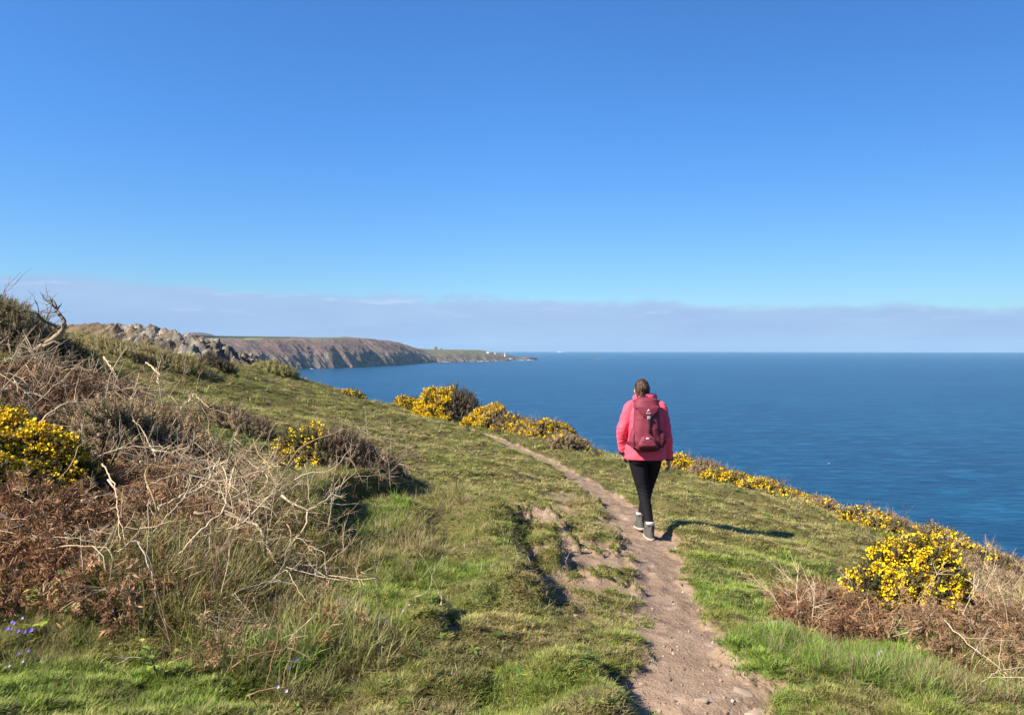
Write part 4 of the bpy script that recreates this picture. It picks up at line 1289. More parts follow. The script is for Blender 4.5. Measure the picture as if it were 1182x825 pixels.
gorse('second brown scrub hump on the skyline further right', hit(190, 420), 1.0, .8, .22, ns=1300, seed=38, sp=.14, cols=[(.32,.26,.11),(.27,.25,.09),(.36,.29,.15)], **DB)
gorse('dark little bush on the slope in front of the skyline', hit(250, 428), .40, .38, .25, ns=900, seed=39, sp=.17, cols=[(.07,.055,.035),(.10,.075,.05)], **DB)
gorse('tan bush on the skyline before the far cliffs', hit(318, 431), .7, .6, .26, ns=900, seed=40, sp=.17, cols=[(.32,.28,.12),(.27,.26,.09)], **DB)
gorse('brown heathery clump on the mid slope below the skyline', hit(270, 495), .5, .4, .10, ns=500, seed=41, sp=.13, cols=BROWNS, **DB)

# ------------------------------------------------------------------ bare branches, each one a thing
def surf_pt(px, py, lift):
    """point that lies `lift` above the ground on the line through a photo pixel"""
    X = (px - 591.0) * _YS / F0; Z = -(py - EYE) * _YS / F0
    hb = H(X, _YS) + lift
    k = np.nonzero(Z < hb)[0]
    i = k[0] if len(k) and _YS[k[0]] < 30 else int(np.argmax(np.where((_YS > 4) & (_YS < 30), (hb - Z) / _YS, -9)))
    return np.array([X[i], _YS[i], Z[i]])

def smooth_line(p, n):
    p = np.asarray(p, float); s = np.r_[0, np.cumsum(np.linalg.norm(np.diff(p, axis=0), axis=1))]
    t = np.linspace(0, s[-1], n); q = np.stack([np.interp(t, s, p[:, k]) for k in range(3)], 1)
    for _ in range(1):
        q[1:-1] = .25 * q[:-2] + .5 * q[1:-1] + .25 * q[2:]
    return q

def add_limb(A, p, r0, r1, r, sub, wig=.006, tint=(.48, .37, .23), depth=0):
    n = max(8, int(np.linalg.norm(np.diff(p, axis=0), axis=1).sum() / .035))
    q = smooth_line(p, n); q = q + r.normal(size=q.shape) * wig
    A.add(tube(q, np.linspace(r0, r1, n) * r.uniform(.85, 1.15, n), 6), np.array(tint) * r.uniform(.85, 1.15))
    for _ in range(sub):
        i = r.integers(int(n * .2), n - 1); d = q[min(i + 1, n - 1)] - q[i]; d /= np.linalg.norm(d) + 1e-9
        d = d * .6 + r.normal(size=3) * .6 + np.array([0, 0, .25]); d /= np.linalg.norm(d)
        L = r.uniform(.10, .34); rr_ = (r0 + (r1 - r0) * i / n) * .55
        pts = [q[i]]
        for k in range(4):
            d = d + r.normal(size=3) * .16; d /= np.linalg.norm(d); pts.append(pts[-1] + d * L / 4)
        add_limb(A, np.array(pts), rr_, max(.0015, rr_ * .4), r, 2 if depth == 0 and rr_ > .004 else 0, .003, tint, depth + 1)

BR = [  # pixels, lift above ground, radii, side shoots, label
 ([(78,680),(125,645),(190,616),(240,610),(290,610),(330,612)], .24, .011,.006,5,'long pale branch bowed across the dark hollow in the bracken'),
 ([(55,632),(95,629),(128,632),(131,660)], .26, .009,.006,2,'short pale branch hooked down at its right end above the bracken'),
 ([(160,668),(200,662),(232,652)], .20, .009,.004,1,'straight pale stick pointing right just under the long bowed branch'),
 ([(232,706),(280,680),(310,671),(345,673)], .22, .008,.004,2,'thin grey stick arching over the long grass below the branch tangle'),
 ([(135,637),(158,620),(172,652),(178,678)], .28, .008,.005,3,'forked grey branch dropping into the bracken below the hollow'),
 ([(183,585),(215,570),(238,560),(252,530),(262,548),(262,575)], .42, .014,.008,5,'pale branch bent in a loop at the top of the branch tangle'),
 ([(225,592),(262,592),(300,608),(312,640),(335,665)], .30, .020,.012,5,'thickest bleached trunk leaning down to the right in the tangle'),
 ([(205,640),(232,612),(258,590),(270,540)], .40, .013,.006,5,'upright pale branch rising through the middle of the tangle'),
 ([(325,572),(338,582),(356,590),(372,580),(390,572)], .24, .014,.005,4,'pale branch end sticking out right over the grass'),
 ([(355,590),(352,610),(335,630),(322,660)], .24, .011,.006,4,'bleached branch curving down at the right end of the tangle'),
 ([(280,640),(310,625),(345,618),(368,645)], .22, .009,.004,4,'thin forked branch low at the right of the tangle'),
 ([(150,640),(190,600),(225,560),(245,545)], .42, .010,.005,4,'slanting stick crossing the left half of the tangle'),
 ([(170,560),(210,545),(250,555),(290,548)], .48, .009,.004,4,'near level stick along the upper edge of the tangle'),
 ([(118,535),(133,560),(137,600),(138,628)], .40, .009,.006,2,'upright stick standing in front of the dark hollow right of the flowers'),
 ([(105,534),(125,522),(150,515),(200,516)], .46, .009,.004,3,'curved stick reaching right from the dead gorse'),
 ([(40,492),(60,474),(78,464),(118,468)], .50, .011,.005,3,'arched branch above the yellow gorse at left'),
 ([(-4,458),(20,440),(44,428),(80,420)], .34, .013,.006,5,'slender branch slanting up from the left picture edge'),
 ([(-4,400),(10,390),(12,408),(-2,412)], .50, .012,.006,3,'dark bent branch at the left picture edge under the skyline scrub'),
 ([(168,418),(176,424),(184,432),(181,444)], .30, .012,.006,3,'short pale stump branch standing on the grass left of the dark bush'),
 ([(120,412),(128,424),(137,440),(140,452)], .40, .009,.004,2,'thin leaning stick above the dark bracken on the skyline slope'),
 ([(146,452),(170,449),(195,455),(205,466)], .30, .009,.004,3,'thin arching stick on the brown slope right of the dark hollow'),
 ([(200,480),(225,455),(240,470),(265,478)], .26, .009,.004,4,'zigzag stick on the brown slope above the tangle'),
 ([(300,680),(330,655),(356,700)], .16, .006,.003,2,'small forked twig in the grass right of the tangle'),
 ([(268,770),(285,758),(300,752),(333,750)], .14, .007,.004,1,'thin reddish stick lying in the grass at lower left'),
 ([(287,803),(305,796),(332,793)], .10, .007,.005,1,'orange brown twig in the short grass near the bottom'),
 ([(372,735),(380,722),(400,720)], .14, .007,.006,0,'short pale stick end in the grass below the dark clump'),
 ([(478,690),(496,682),(502,650)], .14, .0035,.002,0,'thin pale twig standing upright in the green grass'),
 ([(509,698),(510,686),(505,684)], .06, .008,.006,0,'stubby cream stick poking from the turf beside a small hollow'),
 ([(1128,790),(1150,775),(1190,768)], .16, .008,.004,2,'pale stick arching out at the lower right picture edge'),
 ([(1090,715),(1120,745),(1160,775)], .22, .006,.003,2,'long straight stalk slanting across the right bracken'),
 ([(985,712),(1000,690),(1012,730)], .18, .006,.003,2,'thin bent stalk over the reddish bracken mat'),
]
r_ = np.random.default_rng(71)
for pxs, lift, r0, r1, sub, lab in BR:
    A = Acc()
    P = np.array([surf_pt(px, py, lift * .8) for px, py in pxs])
    ym = np.median(P[:, 1]); P = np.array([at(px, py, ym + .5 * (q[1] - ym)) for (px, py), q in zip(pxs, P)])   # keep the branch in one piece in depth
    gap = P[:, 2] - H(P[:, 0], P[:, 1])
    tc_ = (.50, .39, .245) if r0 < .02 else (.36, .27, .17)
    if 'reddish' in lab or 'orange' in lab: tc_ = (.40, .21, .10)
    if 'dark' in lab.split(' ')[0]: tc_ = (.14, .10, .07)
    if 'grey' in lab: tc_ = (.46, .40, .31)
    sc_l = np.clip(ym / 5., .8, 2.4)
    add_limb(A, P, r0 * sc_l * .62, r1 * sc_l * .50, r_, sub + 1, .004 * sc_l, tc_)
    foot = np.array([P[-1][0], P[-1][1] + .02, Hs(P[-1][0], P[-1][1]) - .03])     # the end that runs down into the growth
    j = int(np.argmin(gap)); foot = np.array([P[j][0] + .03, P[j][1] + .03, Hs(P[j][0], P[j][1]) - .03])
    add_limb(A, np.array([P[j], P[j] * .5 + foot * .5 + [.01, 0, 0], foot]), r1 * sc_l * .8, r1 * sc_l * .8, r_, 0, .003, tc_)
    tag(link('dead_branch', A.mesh('dead_branch', True), M_WOOD), lab, 'branch')

# the twisted snag on the skyline at left
A = Acc()
SY = hit(35, 418)[1]; print('SNAG', SY, hit(5,400), Hs(*at(35,418,SY)[:2]), at(35,418,SY))
dark = (.15, .115, .08); pale = (.34, .26, .17)
def sl(l, dy=0.): return np.array([at(px, py, SY + dy * i / len(l)) for i, (px, py) in enumerate(l)])
k_ = SY / 10.
add_limb(A, sl([(20,440),(36,408),(55,396),(70,385),(74,376)], .2), .055 * k_, .034 * k_, r_, 3, .004, pale)
add_limb(A, sl([(74,376),(74,371),(70,363),(65,359),(64,352),(61,346),(55,347)], .2), .030 * k_, .011 * k_, r_, 4, .004, dark)
add_limb(A, sl([(61,346),(52,348),(49,343),(50,341)], .1), .010 * k_, .004 * k_, r_, 1, .003, dark)
add_limb(A, sl([(70,379),(58,373),(50,371),(46,364),(38,360),(27,356)], -.3), .024 * k_, .008 * k_, r_, 4, .004, dark)
add_limb(A, sl([(65,360),(55,361),(42,359),(30,358)], .3), .012 * k_, .004 * k_, r_, 2, .004, dark)
add_limb(A, sl([(36,412),(46,388)], .1), .012 * k_, .005 * k_, r_, 2, .004, pale)
add_limb(A, sl([(50,400),(62,394),(72,397)], .1), .016 * k_, .008 * k_, r_, 1, .004, pale)
tag(link('dead_tree', A.mesh('dead_tree', True), M_WOOD), 'twisted bare snag reaching up against the sky at far left', 'dead tree')

# ------------------------------------------------------------------ stones
def stone(px, py, w, lab, seed, mat=M_STONE, flat=.5, sink=.42, cat='stone'):
    q = hit(px, py); s = w * .5 * q[1] / F0
    v, f = rock_shape(500 + seed, 14, flat, ICO3)
    o = link('stone', mesh_np('stone', v, [f], smooth=False), mat)
    r = np.random.default_rng(seed)
    o.location = (q[0], q[1], Hs(q[0], q[1]) + s * flat * (.5 - sink)); o.scale = (s, s * r.uniform(.6, 1.), s)
    o.rotation_euler = (r.uniform(-.2, .2), r.uniform(-.2, .2), r.uniform(-.6, .6))
    tag(o, lab, cat)
stone(900, 732, 38, 'flat grey stone in the grass at the end of the right bracken mat', 1, flat=.5)
stone(896, 752, 20, 'small pinkish stone half buried in the grass below the flat grey stone', 2, M_STONE_PALE, .4)
stone(810, 803, 22, 'pale slab of stone in the path near the bottom with a dark end', 3, M_STONE_PALE, .45)
stone(853, 800, 13, 'small dark edged stone on the path right of the pale slab', 4)
stone(878, 787, 9, 'little reddish stone at the right edge of the path', 5)
stone(873, 813, 34, 'broad flat stone set in the path at the bottom right', 6, M_STONE_PALE, .3)
stone(858, 793, 30, 'flat grey brown slab flush with the path surface', 7, M_STONE, .25)
stone(762, 812, 18, 'tan stone on the soil step at the bottom of the path', 8, M_STONE_PALE, .5)
stone(742, 777, 14, 'dark upright stone on the left edge of the path', 9)
stone(520, 727, 20, 'rounded grey brown stone in the small turf hollow', 10, M_STONE, .7)
stone(597, 678, 13, 'grey stone at the foot of the shaded bank', 11)
stone(655, 678, 15, 'pale stone beside the turf lump left of the path', 12, M_STONE_PALE, .4)
stone(664, 709, 9, 'small cream stone on the worn grass left of the path', 13, M_STONE_PALE)
stone(612, 699, 9, 'thin cream stone on the grass below the shaded bank', 14, M_STONE_PALE, .3)
stone(914, 606, 6, 'tiny white stone on the slope above the walkers shadow', 15, M_STONE_PALE)
stone(843, 584, 4, 'tiny pale stone high on the slope right of the walker', 16, M_STONE_PALE)
stone(706, 672, 12, 'flat pinkish stone on bare soil left of the path bend', 17, M_STONE_PALE, .35)
stone(716, 804, 16, 'brown stone against the soil step at the bottom', 18)
stone(730, 662, 9, 'small grey stone at the left edge of the path below the walker', 19)
stone(812, 690, 10, 'grey pebble at the grassy right edge of the path', 20)
stone(775, 745, 7, 'little dark pebble in the middle of the path', 21)
stone(840, 775, 8, 'small tan pebble low on the path', 22, M_STONE_PALE)
stone(506, 497, 9, 'pale flat stone on the turf left of the path head', 23, M_STONE_PALE, .3)
PEB = [rock_shape(700 + k, 12, .6, ICO) for k in range(5)]
pr = np.random.default_rng(9)
n = 6500; y = 1 / (1 / 2.6 + pr.random(n) * (1 / 16 - 1 / 2.6)); x = pr.uniform(-.5, .6, n) * y * 1.1 + .1
kk = (dirt_mask(x, y) > .55); x, y = x[kk], y[kk]; n = len(x)
V, F, C = scatter([(v, f) for v, f in PEB], np.c_[x, y, H(x, y) + .001], frames(rand_dirs(n, 0, pr), pr.uniform(0, 6, n)), .004 + .014 * pr.random(n) ** 3.5, mixtone([(.30,.22,.17),(.22,.165,.13),(.38,.30,.24),(.15,.11,.09)], n, pr), pr)
tag(link('gravel', mesh_np('gravel', V, [F], C), M_DEAD), kind='stuff')

# ------------------------------------------------------------------ small leafy plants and violet flowers
def leaf(L, w, bend, r):
    n = 6; t = np.linspace(0, 1, n); ww = w * np.sin(np.pi * np.clip(t * .93 + .05, 0, 1)) ** .8
    z = bend * t * t * L; V = []
    for i in range(n):
        V += [[-ww[i], t[i] * L, z[i] + ww[i] * .35], [0, t[i] * L, z[i]], [ww[i], t[i] * L, z[i] + ww[i] * .35]]
    F = []
    for i in range(n - 1):
        for k in (0, 1):
            a = i * 3 + k; F += [[a, a + 1, a + 4], [a, a + 4, a + 3]]
    return np.array(V), np.array(F)
def leafy(px, py, lab, nl, L, w, h, cols, seed, name='leafy_plant', cat='plant', base_py=None):
    r = np.random.default_rng(seed); q = hit(px, py); e = empty(name, (q[0], q[1], Hs(q[0], q[1]))); tag(e, lab, cat)
    st = Acc(); lv = []
    for k in range(max(2, nl // 4)):
        a = r.uniform(0, 6.28); tip = np.array([math.cos(a) * h * .5, math.sin(a) * h * .5, h * r.uniform(.7, 1.1)])
        P = np.array([[0, 0, -.02], tip * .5 + [0, 0, h * .15], tip]); P = smooth_line(P, 7); st.add(tube(P, np.linspace(.004, .002, 7), 4), (.20, .16, .06))
        for j in range(4):
            i = r.integers(2, 7)
            tv, tf = leaf(L * r.uniform(.45, .9), w * r.uniform(.5, .9), r.uniform(-.5, .1), r)
            yaw_ = r.uniform(0, 6.28); pt = r.uniform(-.2, .7)
            M = Matrix.Rotation(yaw_, 3, 'Z') @ Matrix.Rotation(pt, 3, 'X')
            c = np.array(cols)[r.integers(0, len(cols))] * r.uniform(.8, 1.2)
            lv.append((tv @ np.array(M).T + P[i], tf, c))
    link('stem', st.mesh('stem'), M_LEAF, e)
    for tv, tf, c in lv[:24]:
        link('leaf', mesh_np('leaf', tv, [tf], np.tile(c, (len(tv), 1)), smooth=True), M_LEAF, e)
GREEN = [(.09,.19,.03),(.06,.14,.03),(.12,.21,.04)]; LIME = [(.26,.32,.04),(.20,.29,.04),(.32,.34,.06)]
leafy(80, 712, 'broad leaved green bramble sprig against the lower edge of the bracken', 16, .075, .028, .14, GREEN, 1)
leafy(28, 716, 'yellow green bramble leaves at the far lower left', 14, .05, .022, .14, LIME, 2)
leafy(38, 738, 'lime leaved sprig beside the violet flowers', 10, .05, .022, .10, LIME, 3)
leafy(185, 785, 'bright lime leaved shoot on a brown stem at the bottom', 14, .045, .02, .16, LIME, 4)
leafy(350, 545, 'small bright green leaves at the foot of the half dead gorse', 10, .09, .035, .16, GREEN, 5)
leafy(1128, 742, 'little yellow green shoot in the right bracken', 8, .05, .02, .10, LIME, 6)
leafy(90, 728, 'single round dark green leaves low in the bracken edge', 8, .07, .034, .06, GREEN, 7)
M_VIO = simple_mat('violet_petal', (.17, .12, .45), .6, .2, .15, 90.)
M_PALEV = simple_mat('pale_violet_petal', (.36, .32, .56), .6, .2, .1, 90.)
def violet(px, py, lab, seed, mat=M_VIO, s=.014, n=4):
    r = np.random.default_rng(seed); q = hit(px, py); z = Hs(q[0], q[1])
    e = empty('wild_flower', (q[0], q[1], z)); tag(e, lab, 'flower')
    h = r.uniform(.06, .10); A = Acc(); B = Acc()
    for k in range(n):
        a = r.uniform(0, 6.28); tip = np.array([math.cos(a) * .03, math.sin(a) * .03 - .01, h * r.uniform(.7, 1.1)])
        A.add(tube(smooth_line(np.array([[0, 0, -.01], tip * .6 + [0, 0, .01], tip]), 5), .0016, 4), (.08, .15, .03))
        for j in range(5):
            tv, tf = leaf(s * 1.3, s * .45, .3, r)
            M = Matrix.Rotation(j * 1.256 + a, 3, 'Z') @ Matrix.Rotation(.3, 3, 'X')
            tv = tv @ np.array(M).T; tv = tv @ np.array(Matrix.Rotation(.9, 3, 'X')).T
            B.add((tv + tip, tf))
    link('stalk', A.mesh('stalk'), M_LEAF, e); link('petals', B.mesh('petals'), mat, e)
for i, (px, py, lab, mt_, s, n) in enumerate([
    (30,739,'brightest violet flower cluster at the lower left under the bracken',M_VIO,.020,5),(10,741,'violet flower at the very left edge beside the brightest cluster',M_VIO,.016,3),(24,729,'pale violet flowers just above the brightest cluster',M_PALEV,.013,3),
    (31,758,'small violet flower below the brightest cluster',M_VIO,.013,2),(22,773,'pale violet flower nearest the lower left corner',M_PALEV,.012,2),(124,732,'violet flower in the shade under the bracken edge',M_VIO,.013,2),
    (336,782,'deep blue violet flower in dark grass at bottom centre left',M_VIO,.017,3),(323,818,'pale violet flower in the turf near the bottom edge',M_PALEV,.014,2),(399,713,'blue violet flower in the shaded grass below the dark clump',M_VIO,.014,3),
    (440,736,'violet flower in a dark hollow of the turf',M_VIO,.014,3),(468,738,'pale violet flower right of the turf hollow',M_PALEV,.011,2),(1018,777,'pale violet flower in the lush grass at right',M_PALEV,.013,3),(1065,785,'violet flower below the right bracken',M_VIO,.013,3),
    (1034,707,'small violet flower in front of the bright gorse mound',M_VIO,.012,2)]):
    violet(px, py, lab, 900 + i, mt_, s * .5, n)

# ------------------------------------------------------------------ the walker
PX0, PY0 = 1.435, 8.20
def loft(rings, n=28, cap=True):
    """rings: (centre, half width vector, half depth vector, squareness)"""
    a = np.arange(n) * 2 * np.pi / n; V = []
    for c, u, w, e in rings:
        ca, sa = np.cos(a), np.sin(a)
        x_ = np.sign(ca) * np.abs(ca) ** e; y_ = np.sign(sa) * np.abs(sa) ** e
        V.append(np.array(c) + x_[:, None] * np.array(u) + y_[:, None] * np.array(w))
    m = len(rings); V = np.vstack(V)
    i = np.arange(m - 1)[:, None] * n; j = np.arange(n)[None]; j2 = (j + 1) % n
    q = np.stack([i + j, i + j2, i + n + j2, i + n + j], -1).reshape(-1, 4)
    F = np.vstack([q[:, [0, 1, 2]], q[:, [0, 2, 3]]])
    if cap:
        V = np.vstack([V, V[:n].mean(0), V[-n:].mean(0)]); k = len(V) - 2
        jj = np.arange(n); jn = (jj + 1) % n
        F = np.vstack([F, np.stack([jn, jj, np.full(n, k)], -1), np.stack([(m - 1) * n + jj, (m - 1) * n + jn, np.full(n, k + 1)], -1)])
    return V, F
def up_rings(l, e=.85):
    return [((cx, cy, z), (w, 0, 0), (0, d, 0), e) for z, w, d, cx, cy in l]
def limb(pts, rads, per=6, n=20, flat=1.):
    p = np.array(pts, float); m = (len(p) - 1) * per + 1
    t = np.linspace(0, len(p) - 1, m); q = np.stack([np.interp(t, range(len(p)), p[:, k]) for k in range(3)], 1); rd = np.interp(t, range(len(p)), rads)
    for _ in range(3):
        q[1:-1] = .25 * q[:-2] + .5 * q[1:-1] + .25 * q[2:]; rd[1:-1] = .25 * rd[:-2] + .5 * rd[1:-1] + .25 * rd[2:]
    return tube(q, rd, n)
def ball(c, s, base=ICO3):
    return base[0] * np.array(s) + np.array(c), base[1]

def fuse(name, A, mat, parent, vox, smooth_it=6, wr=None, target=None):
    """one continuous surface from overlapping volumes, smoothed, with folds pushed along the normals"""
    me = A.mesh(name)
    o = link(name, me, mat, parent)
    md = o.modifiers.new('r', 'REMESH'); md.mode = 'VOXEL'; md.voxel_size = vox; md.use_smooth_shade = True
    sm = o.modifiers.new('s', 'SMOOTH'); sm.factor = .5; sm.iterations = smooth_it
    dg = bpy.context.evaluated_depsgraph_get()
    m2 = bpy.data.meshes.new_from_object(o.evaluated_get(dg))
    o.modifiers.clear(); o.data = m2
    m2.materials.clear(); m2.materials.append(mat)
    if wr:
        n = len(m2.vertices); co = np.empty(n * 3, np.float32); m2.vertices.foreach_get('co', co); co = co.reshape(-1, 3)
        no = np.empty(n * 3, np.float32); m2.vertex_normals.foreach_get('vector', no); no = no.reshape(-1, 3)
        dsp = np.array([wr(c) for c in co], np.float32)
        m2.vertices.foreach_set('co', (co + no * dsp[:, None]).ravel()); m2.update()
    m2.polygons.foreach_set('use_smooth', np.ones(len(m2.polygons), bool))
    return o

z0 = Hs(PX0 - .0, PY0)
zn = Hs(PX0 + .0, PY0 - .22); zf = Hs(PX0 - .03, PY0 + .24)
M_SKIN = simple_mat('skin', (.50, .29, .21), .55, .3, .08, 40.)
M_JACKET = simple_mat('coral_jacket', (.80, .075, .125), .65, .25, .05, 11., bump=.22, sheen=.15)
M_TROUSER = simple_mat('black_trousers', (.008, .0075, .010), .8, .15, .2, 30., bump=.05)
M_BOOT = simple_mat('grey_boot', (.085, .082, .072), .8, .2, .3, 40., bump=.2)
M_SOLE = simple_mat('pale_sole', (.34, .30, .24), .8, .2, .2, 30.)
M_SOCK = simple_mat('white_sock', (.46, .44, .41), .9, .1, .1, 60.)
M_PACK = simple_mat('maroon_pack', (.175, .027, .046), .65, .25, .12, 25., bump=.1)
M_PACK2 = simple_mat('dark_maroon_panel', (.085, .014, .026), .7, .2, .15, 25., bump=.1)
M_STRAP = simple_mat('dark_strap', (.05, .02, .03), .7, .2, .1, 60.)
M_LOGO = simple_mat('pale_mark', (.72, .70, .72), .6, .2, .02, 60.)
M_BUCKLE = simple_mat('grey_buckle', (.25, .22, .23), .4, .5, .05, 60.)
M_EYE = simple_mat('eye', (.55, .53, .5), .2, .5, .05, 60.)

# pose (local: x right, y forward = away from the viewer, z up, ground = 0)
NL, FL = zn - z0, zf - z0           # ground under the near and the far foot
hipL, hipR = (-.085, 0, .90), (.085, .02, .90)
kneL, ankL = (-.028, -.03, .49), (.012, -.20, .115 + NL)
kneR, ankR = (.055, .17, .50), (-.010, .20, .12 + FL)
shL, elL, wrL = (-.175, -.01, 1.385), (-.262, -.03, 1.13), (-.232, .07, .905)
shR, elR, wrR = (.175, -.01, 1.385), (.228, -.02, 1.10), (.262, .05, .835)

HX_ = -.035      # the head leans a little to the left
person = empty('person', (PX0, PY0, z0))
tag(person, 'woman walking away along the path in coral jacket, black trousers and boots', 'person')

# body: one continuous surface from head to ankles and fingertips
A = Acc()
A.add(ball((HX_, .02, 1.572), (.074, .092, .108)))                 # skull
A.add(ball((HX_, .07, 1.525), (.058, .055, .07)))                  # jaw
A.add(ball((HX_, .112, 1.545), (.013, .020, .022)))                # nose
A.add(ball((HX_, .112, 1.512), (.022, .012, .009)))                # lips
for s_ in (-1, 1):
    A.add(ball((HX_ + s_ * .076, .012, 1.556), (.009, .020, .030)))    # ears
A.add(limb([(0, -.005, 1.40), (HX_, .005, 1.50)], [.058, .054]))
A.add(loft(up_rings([(.86, .17, .115, 0, 0), (1.0, .15, .10, 0, 0), (1.2, .155, .10, 0, 0), (1.36, .165, .09, 0, 0), (1.43, .10, .065, 0, 0)])))
def hand(wr, dirv, side):
    d = np.array(dirv, float); d /= np.linalg.norm(d)
    back = np.array([side, 0, 0.]) ; back -= d * (back @ d); back /= np.linalg.norm(back)
    lat = np.cross(d, back) * side                              # towards the little finger / thumb
    lat = lat if lat[1] < 0 else -lat                           # little finger side points backwards
    w = np.array(wr)
    A.add(loft([(w - d * .03, lat * .024, back * .019, .9), (w + d * .02, lat * .030, back * .017, .85), (w + d * .055, lat * .038, back * .016, .8), (w + d * .088, lat * .038, back * .014, .8)], 16))
    for k, (o_, L) in enumerate(((-.030, .070), (-.010, .080), (.010, .075), (.029, .058))):
        b = w + d * .080 + lat * o_
        c1 = d * .92 - back * .30; c2 = d * .62 - back * .75; c3 = d * .15 - back * .95
        p1 = b + c1 * L * .48; p2 = p1 + c2 * L * .30; p3 = p2 + c3 * L * .26
        A.add(limb([b - d * .015, p1, p2, p3], [.0088, .0084, .0078, .0066], 4, 10))
    t0 = w + d * .030 - lat * .028
    t1 = t0 - lat * .020 + d * .030 - back * .008; t2 = t1 + d * .030 - back * .012
    A.add(limb([t0 - d * .01 + lat * .008, t1, t2], [.012, .0095, .0078], 4, 10))
for (sh, el, wr_, sd) in ((shL, elL, wrL, -1), (shR, elR, wrR, 1)):
    A.add(limb([sh, el, wr_], [.040, .030, .026]))
    dv = np.array(wr_) - np.array(el)
    hand(np.array(wr_) + dv / np.linalg.norm(dv) * .025, dv + np.array([0, .03, 0]), sd)
for (hp, kn, an) in ((hipL, kneL, ankL), (hipR, kneR, ankR)):
    A.add(limb([hp, kn, an], [.085, .055, .036]))
    A.add(limb([an, (an[0], an[1] + .10, an[2] - .07)], [.034, .028]))
body = fuse('body', A, M_SKIN, person, .0045, 2)
for s_ in (-1, 1):
    v, f = ball((HX_ + s_ * .030, .103, 1.572), (.011, .011, .011)); link('eye', mesh_np('eye', v, [f], smooth=True), M_EYE, person)

# hair: cap over the back of the head, gathered into a loose knot low at the back
def hair_mat():
    m, t, p = new_mat('brown_hair'); p.inputs['Roughness'].default_value = .5; p.inputs['Specular IOR Level'].default_value = .3
    g = nd(t, 'ShaderNodeTexCoord'); mp_ = nd(t, 'ShaderNodeMapping'); mp_.inputs['Scale'].default_value = (1., .6, .22); mp_.inputs['Rotation'].default_value = (.2, .35, 0)
    t.links.new(g.outputs['Object'], mp_.inputs[0])
    nz = nd(t, 'ShaderNodeTexNoise', i_Scale=90., i_Detail=4.); t.links.new(mp_.outputs[0], nz.inputs['Vector'])
    c = mixc(t, sstep(t, nz.outputs[0], .35, .62), (.020, .009, .005), (.062, .029, .014)); c = mixc(t, sstep(t, nz.outputs[0], .56, .70), c, (.15, .08, .038))
    t.links.new(c, p.inputs['Base Color'])
    b = nd(t, 'ShaderNodeBump', i_Strength=.7, i_Distance=.01); t.links.new(nz.outputs[0], b.inputs['Height']); t.links.new(b.outputs[0], p.inputs['Normal'])
    return m
M_HAIR = hair_mat()
A = Acc()
A.add(ball((0, -.002, 1.585), (.083, .096, .102)))
A.add(ball((.003, -.055, 1.55), (.070, .056, .085)))
A.add(ball((-.004, -.100, 1.590), (.048, .038, .054)))            # loose knot
A.add(ball((-.005, -.085, 1.515), (.040, .030, .055)))
A.add(limb([(-.048, -.05, 1.56), (-.058, -.06, 1.50), (-.054, -.065, 1.455)], [.022, .020, .008]))
A.add(limb([(.05, -.05, 1.56), (.046, -.07, 1.51), (.03, -.075, 1.475)], [.020, .018, .008]))
A.add(limb([(-.01, -.10, 1.55), (-.015, -.105, 1.49), (-.02, -.095, 1.45)], [.024, .022, .010]))
def hw_(c): return .007 * mnoise.noise(Vector((c[0] * 60, c[1] * 25, c[2] * 14))) + .004 * mnoise.noise(Vector((c[0] * 22 + c[2] * 8, c[1] * 20, c[2] * 9)))
hair = fuse('hair', A, M_HAIR, person, .005, 2, hw_); hair.location.x = HX_
# keep the face clear of hair
me_ = hair.data; co = np.empty(len(me_.vertices) * 3, np.float32); me_.vertices.foreach_get('co', co); co = co.reshape(-1, 3)
front = (co[:, 1] > .045) & (co[:, 2] < 1.632)
co[front, 1] -= np.minimum(.055, (co[front, 1] - .045) * 1.0); me_.vertices.foreach_set('co', co.ravel()); me_.update()

# jacket
A = Acc()
A.add(loft(up_rings([(.832, .222, .165, .0, .005), (.86, .222, .165, 0, .005), (.95, .214, .155, 0, 0), (1.06, .198, .142, 0, 0), (1.2, .200, .14, 0, 0), (1.32, .195, .130, 0, -.005), (1.39, .165, .108, 0, -.01), (1.44, .13, .092, 0, -.005), (1.47, .085, .08, 0, 0), (1.515, .078, .08, 0, .005)]), 36))
for sh, el, wr_, r in ((shL, elL, wrL, (.070, .056, .042)), (shR, elR, wrR, (.070, .054, .042))):
    A.add(limb([(np.sign(sh[0]) * .10, -.005, 1.418), (sh[0] * .93, sh[1], sh[2] - .012), el, wr_], (.050,) + r, 8, 24))
# hood lying folded at the nape
hv = []
for k in range(13):
    a = math.pi * (k / 12.) ; hv.append((-.105 * math.cos(a), .055 - .125 * math.sin(a), 1.482 + .012 * math.sin(a)))
A.add(limb(hv, [.022, .030, .034, .038, .040, .040, .040, .040, .040, .036, .032, .028, .02], 3, 16))
A.add(ball((-.075, -.03, 1.478), (.048, .045, .026)))
def jw(c):
    v = Vector(c); side = abs(c[0]) > .19
    f = .0045 * mnoise.noise(Vector((c[0] * 9, c[1] * 9, c[2] * 13)))
    f += .0095 * (1 - abs(mnoise.noise(Vector((c[0] * 7 + c[2] * 6, c[1] * 6, c[2] * 11 - c[0] * 7))))) ** 3 - .002
    if side: f += .0018 * math.sin(c[2] * 85 + 4 * mnoise.noise(v * 9)) * (.5 + .5 * mnoise.noise(v * 6))
    return f
jacket = fuse('jacket', A, M_JACKET, person, .0065, 5, jw)
v, f = loft(up_rings([(.828, .2235, .1665, 0, .005), (.838, .2255, .1685, 0, .005), (.846, .2235, .1665, 0, .005)]), 36); link('hem', mesh_np('hem', v, [f], smooth=True), M_JACKET, jacket)
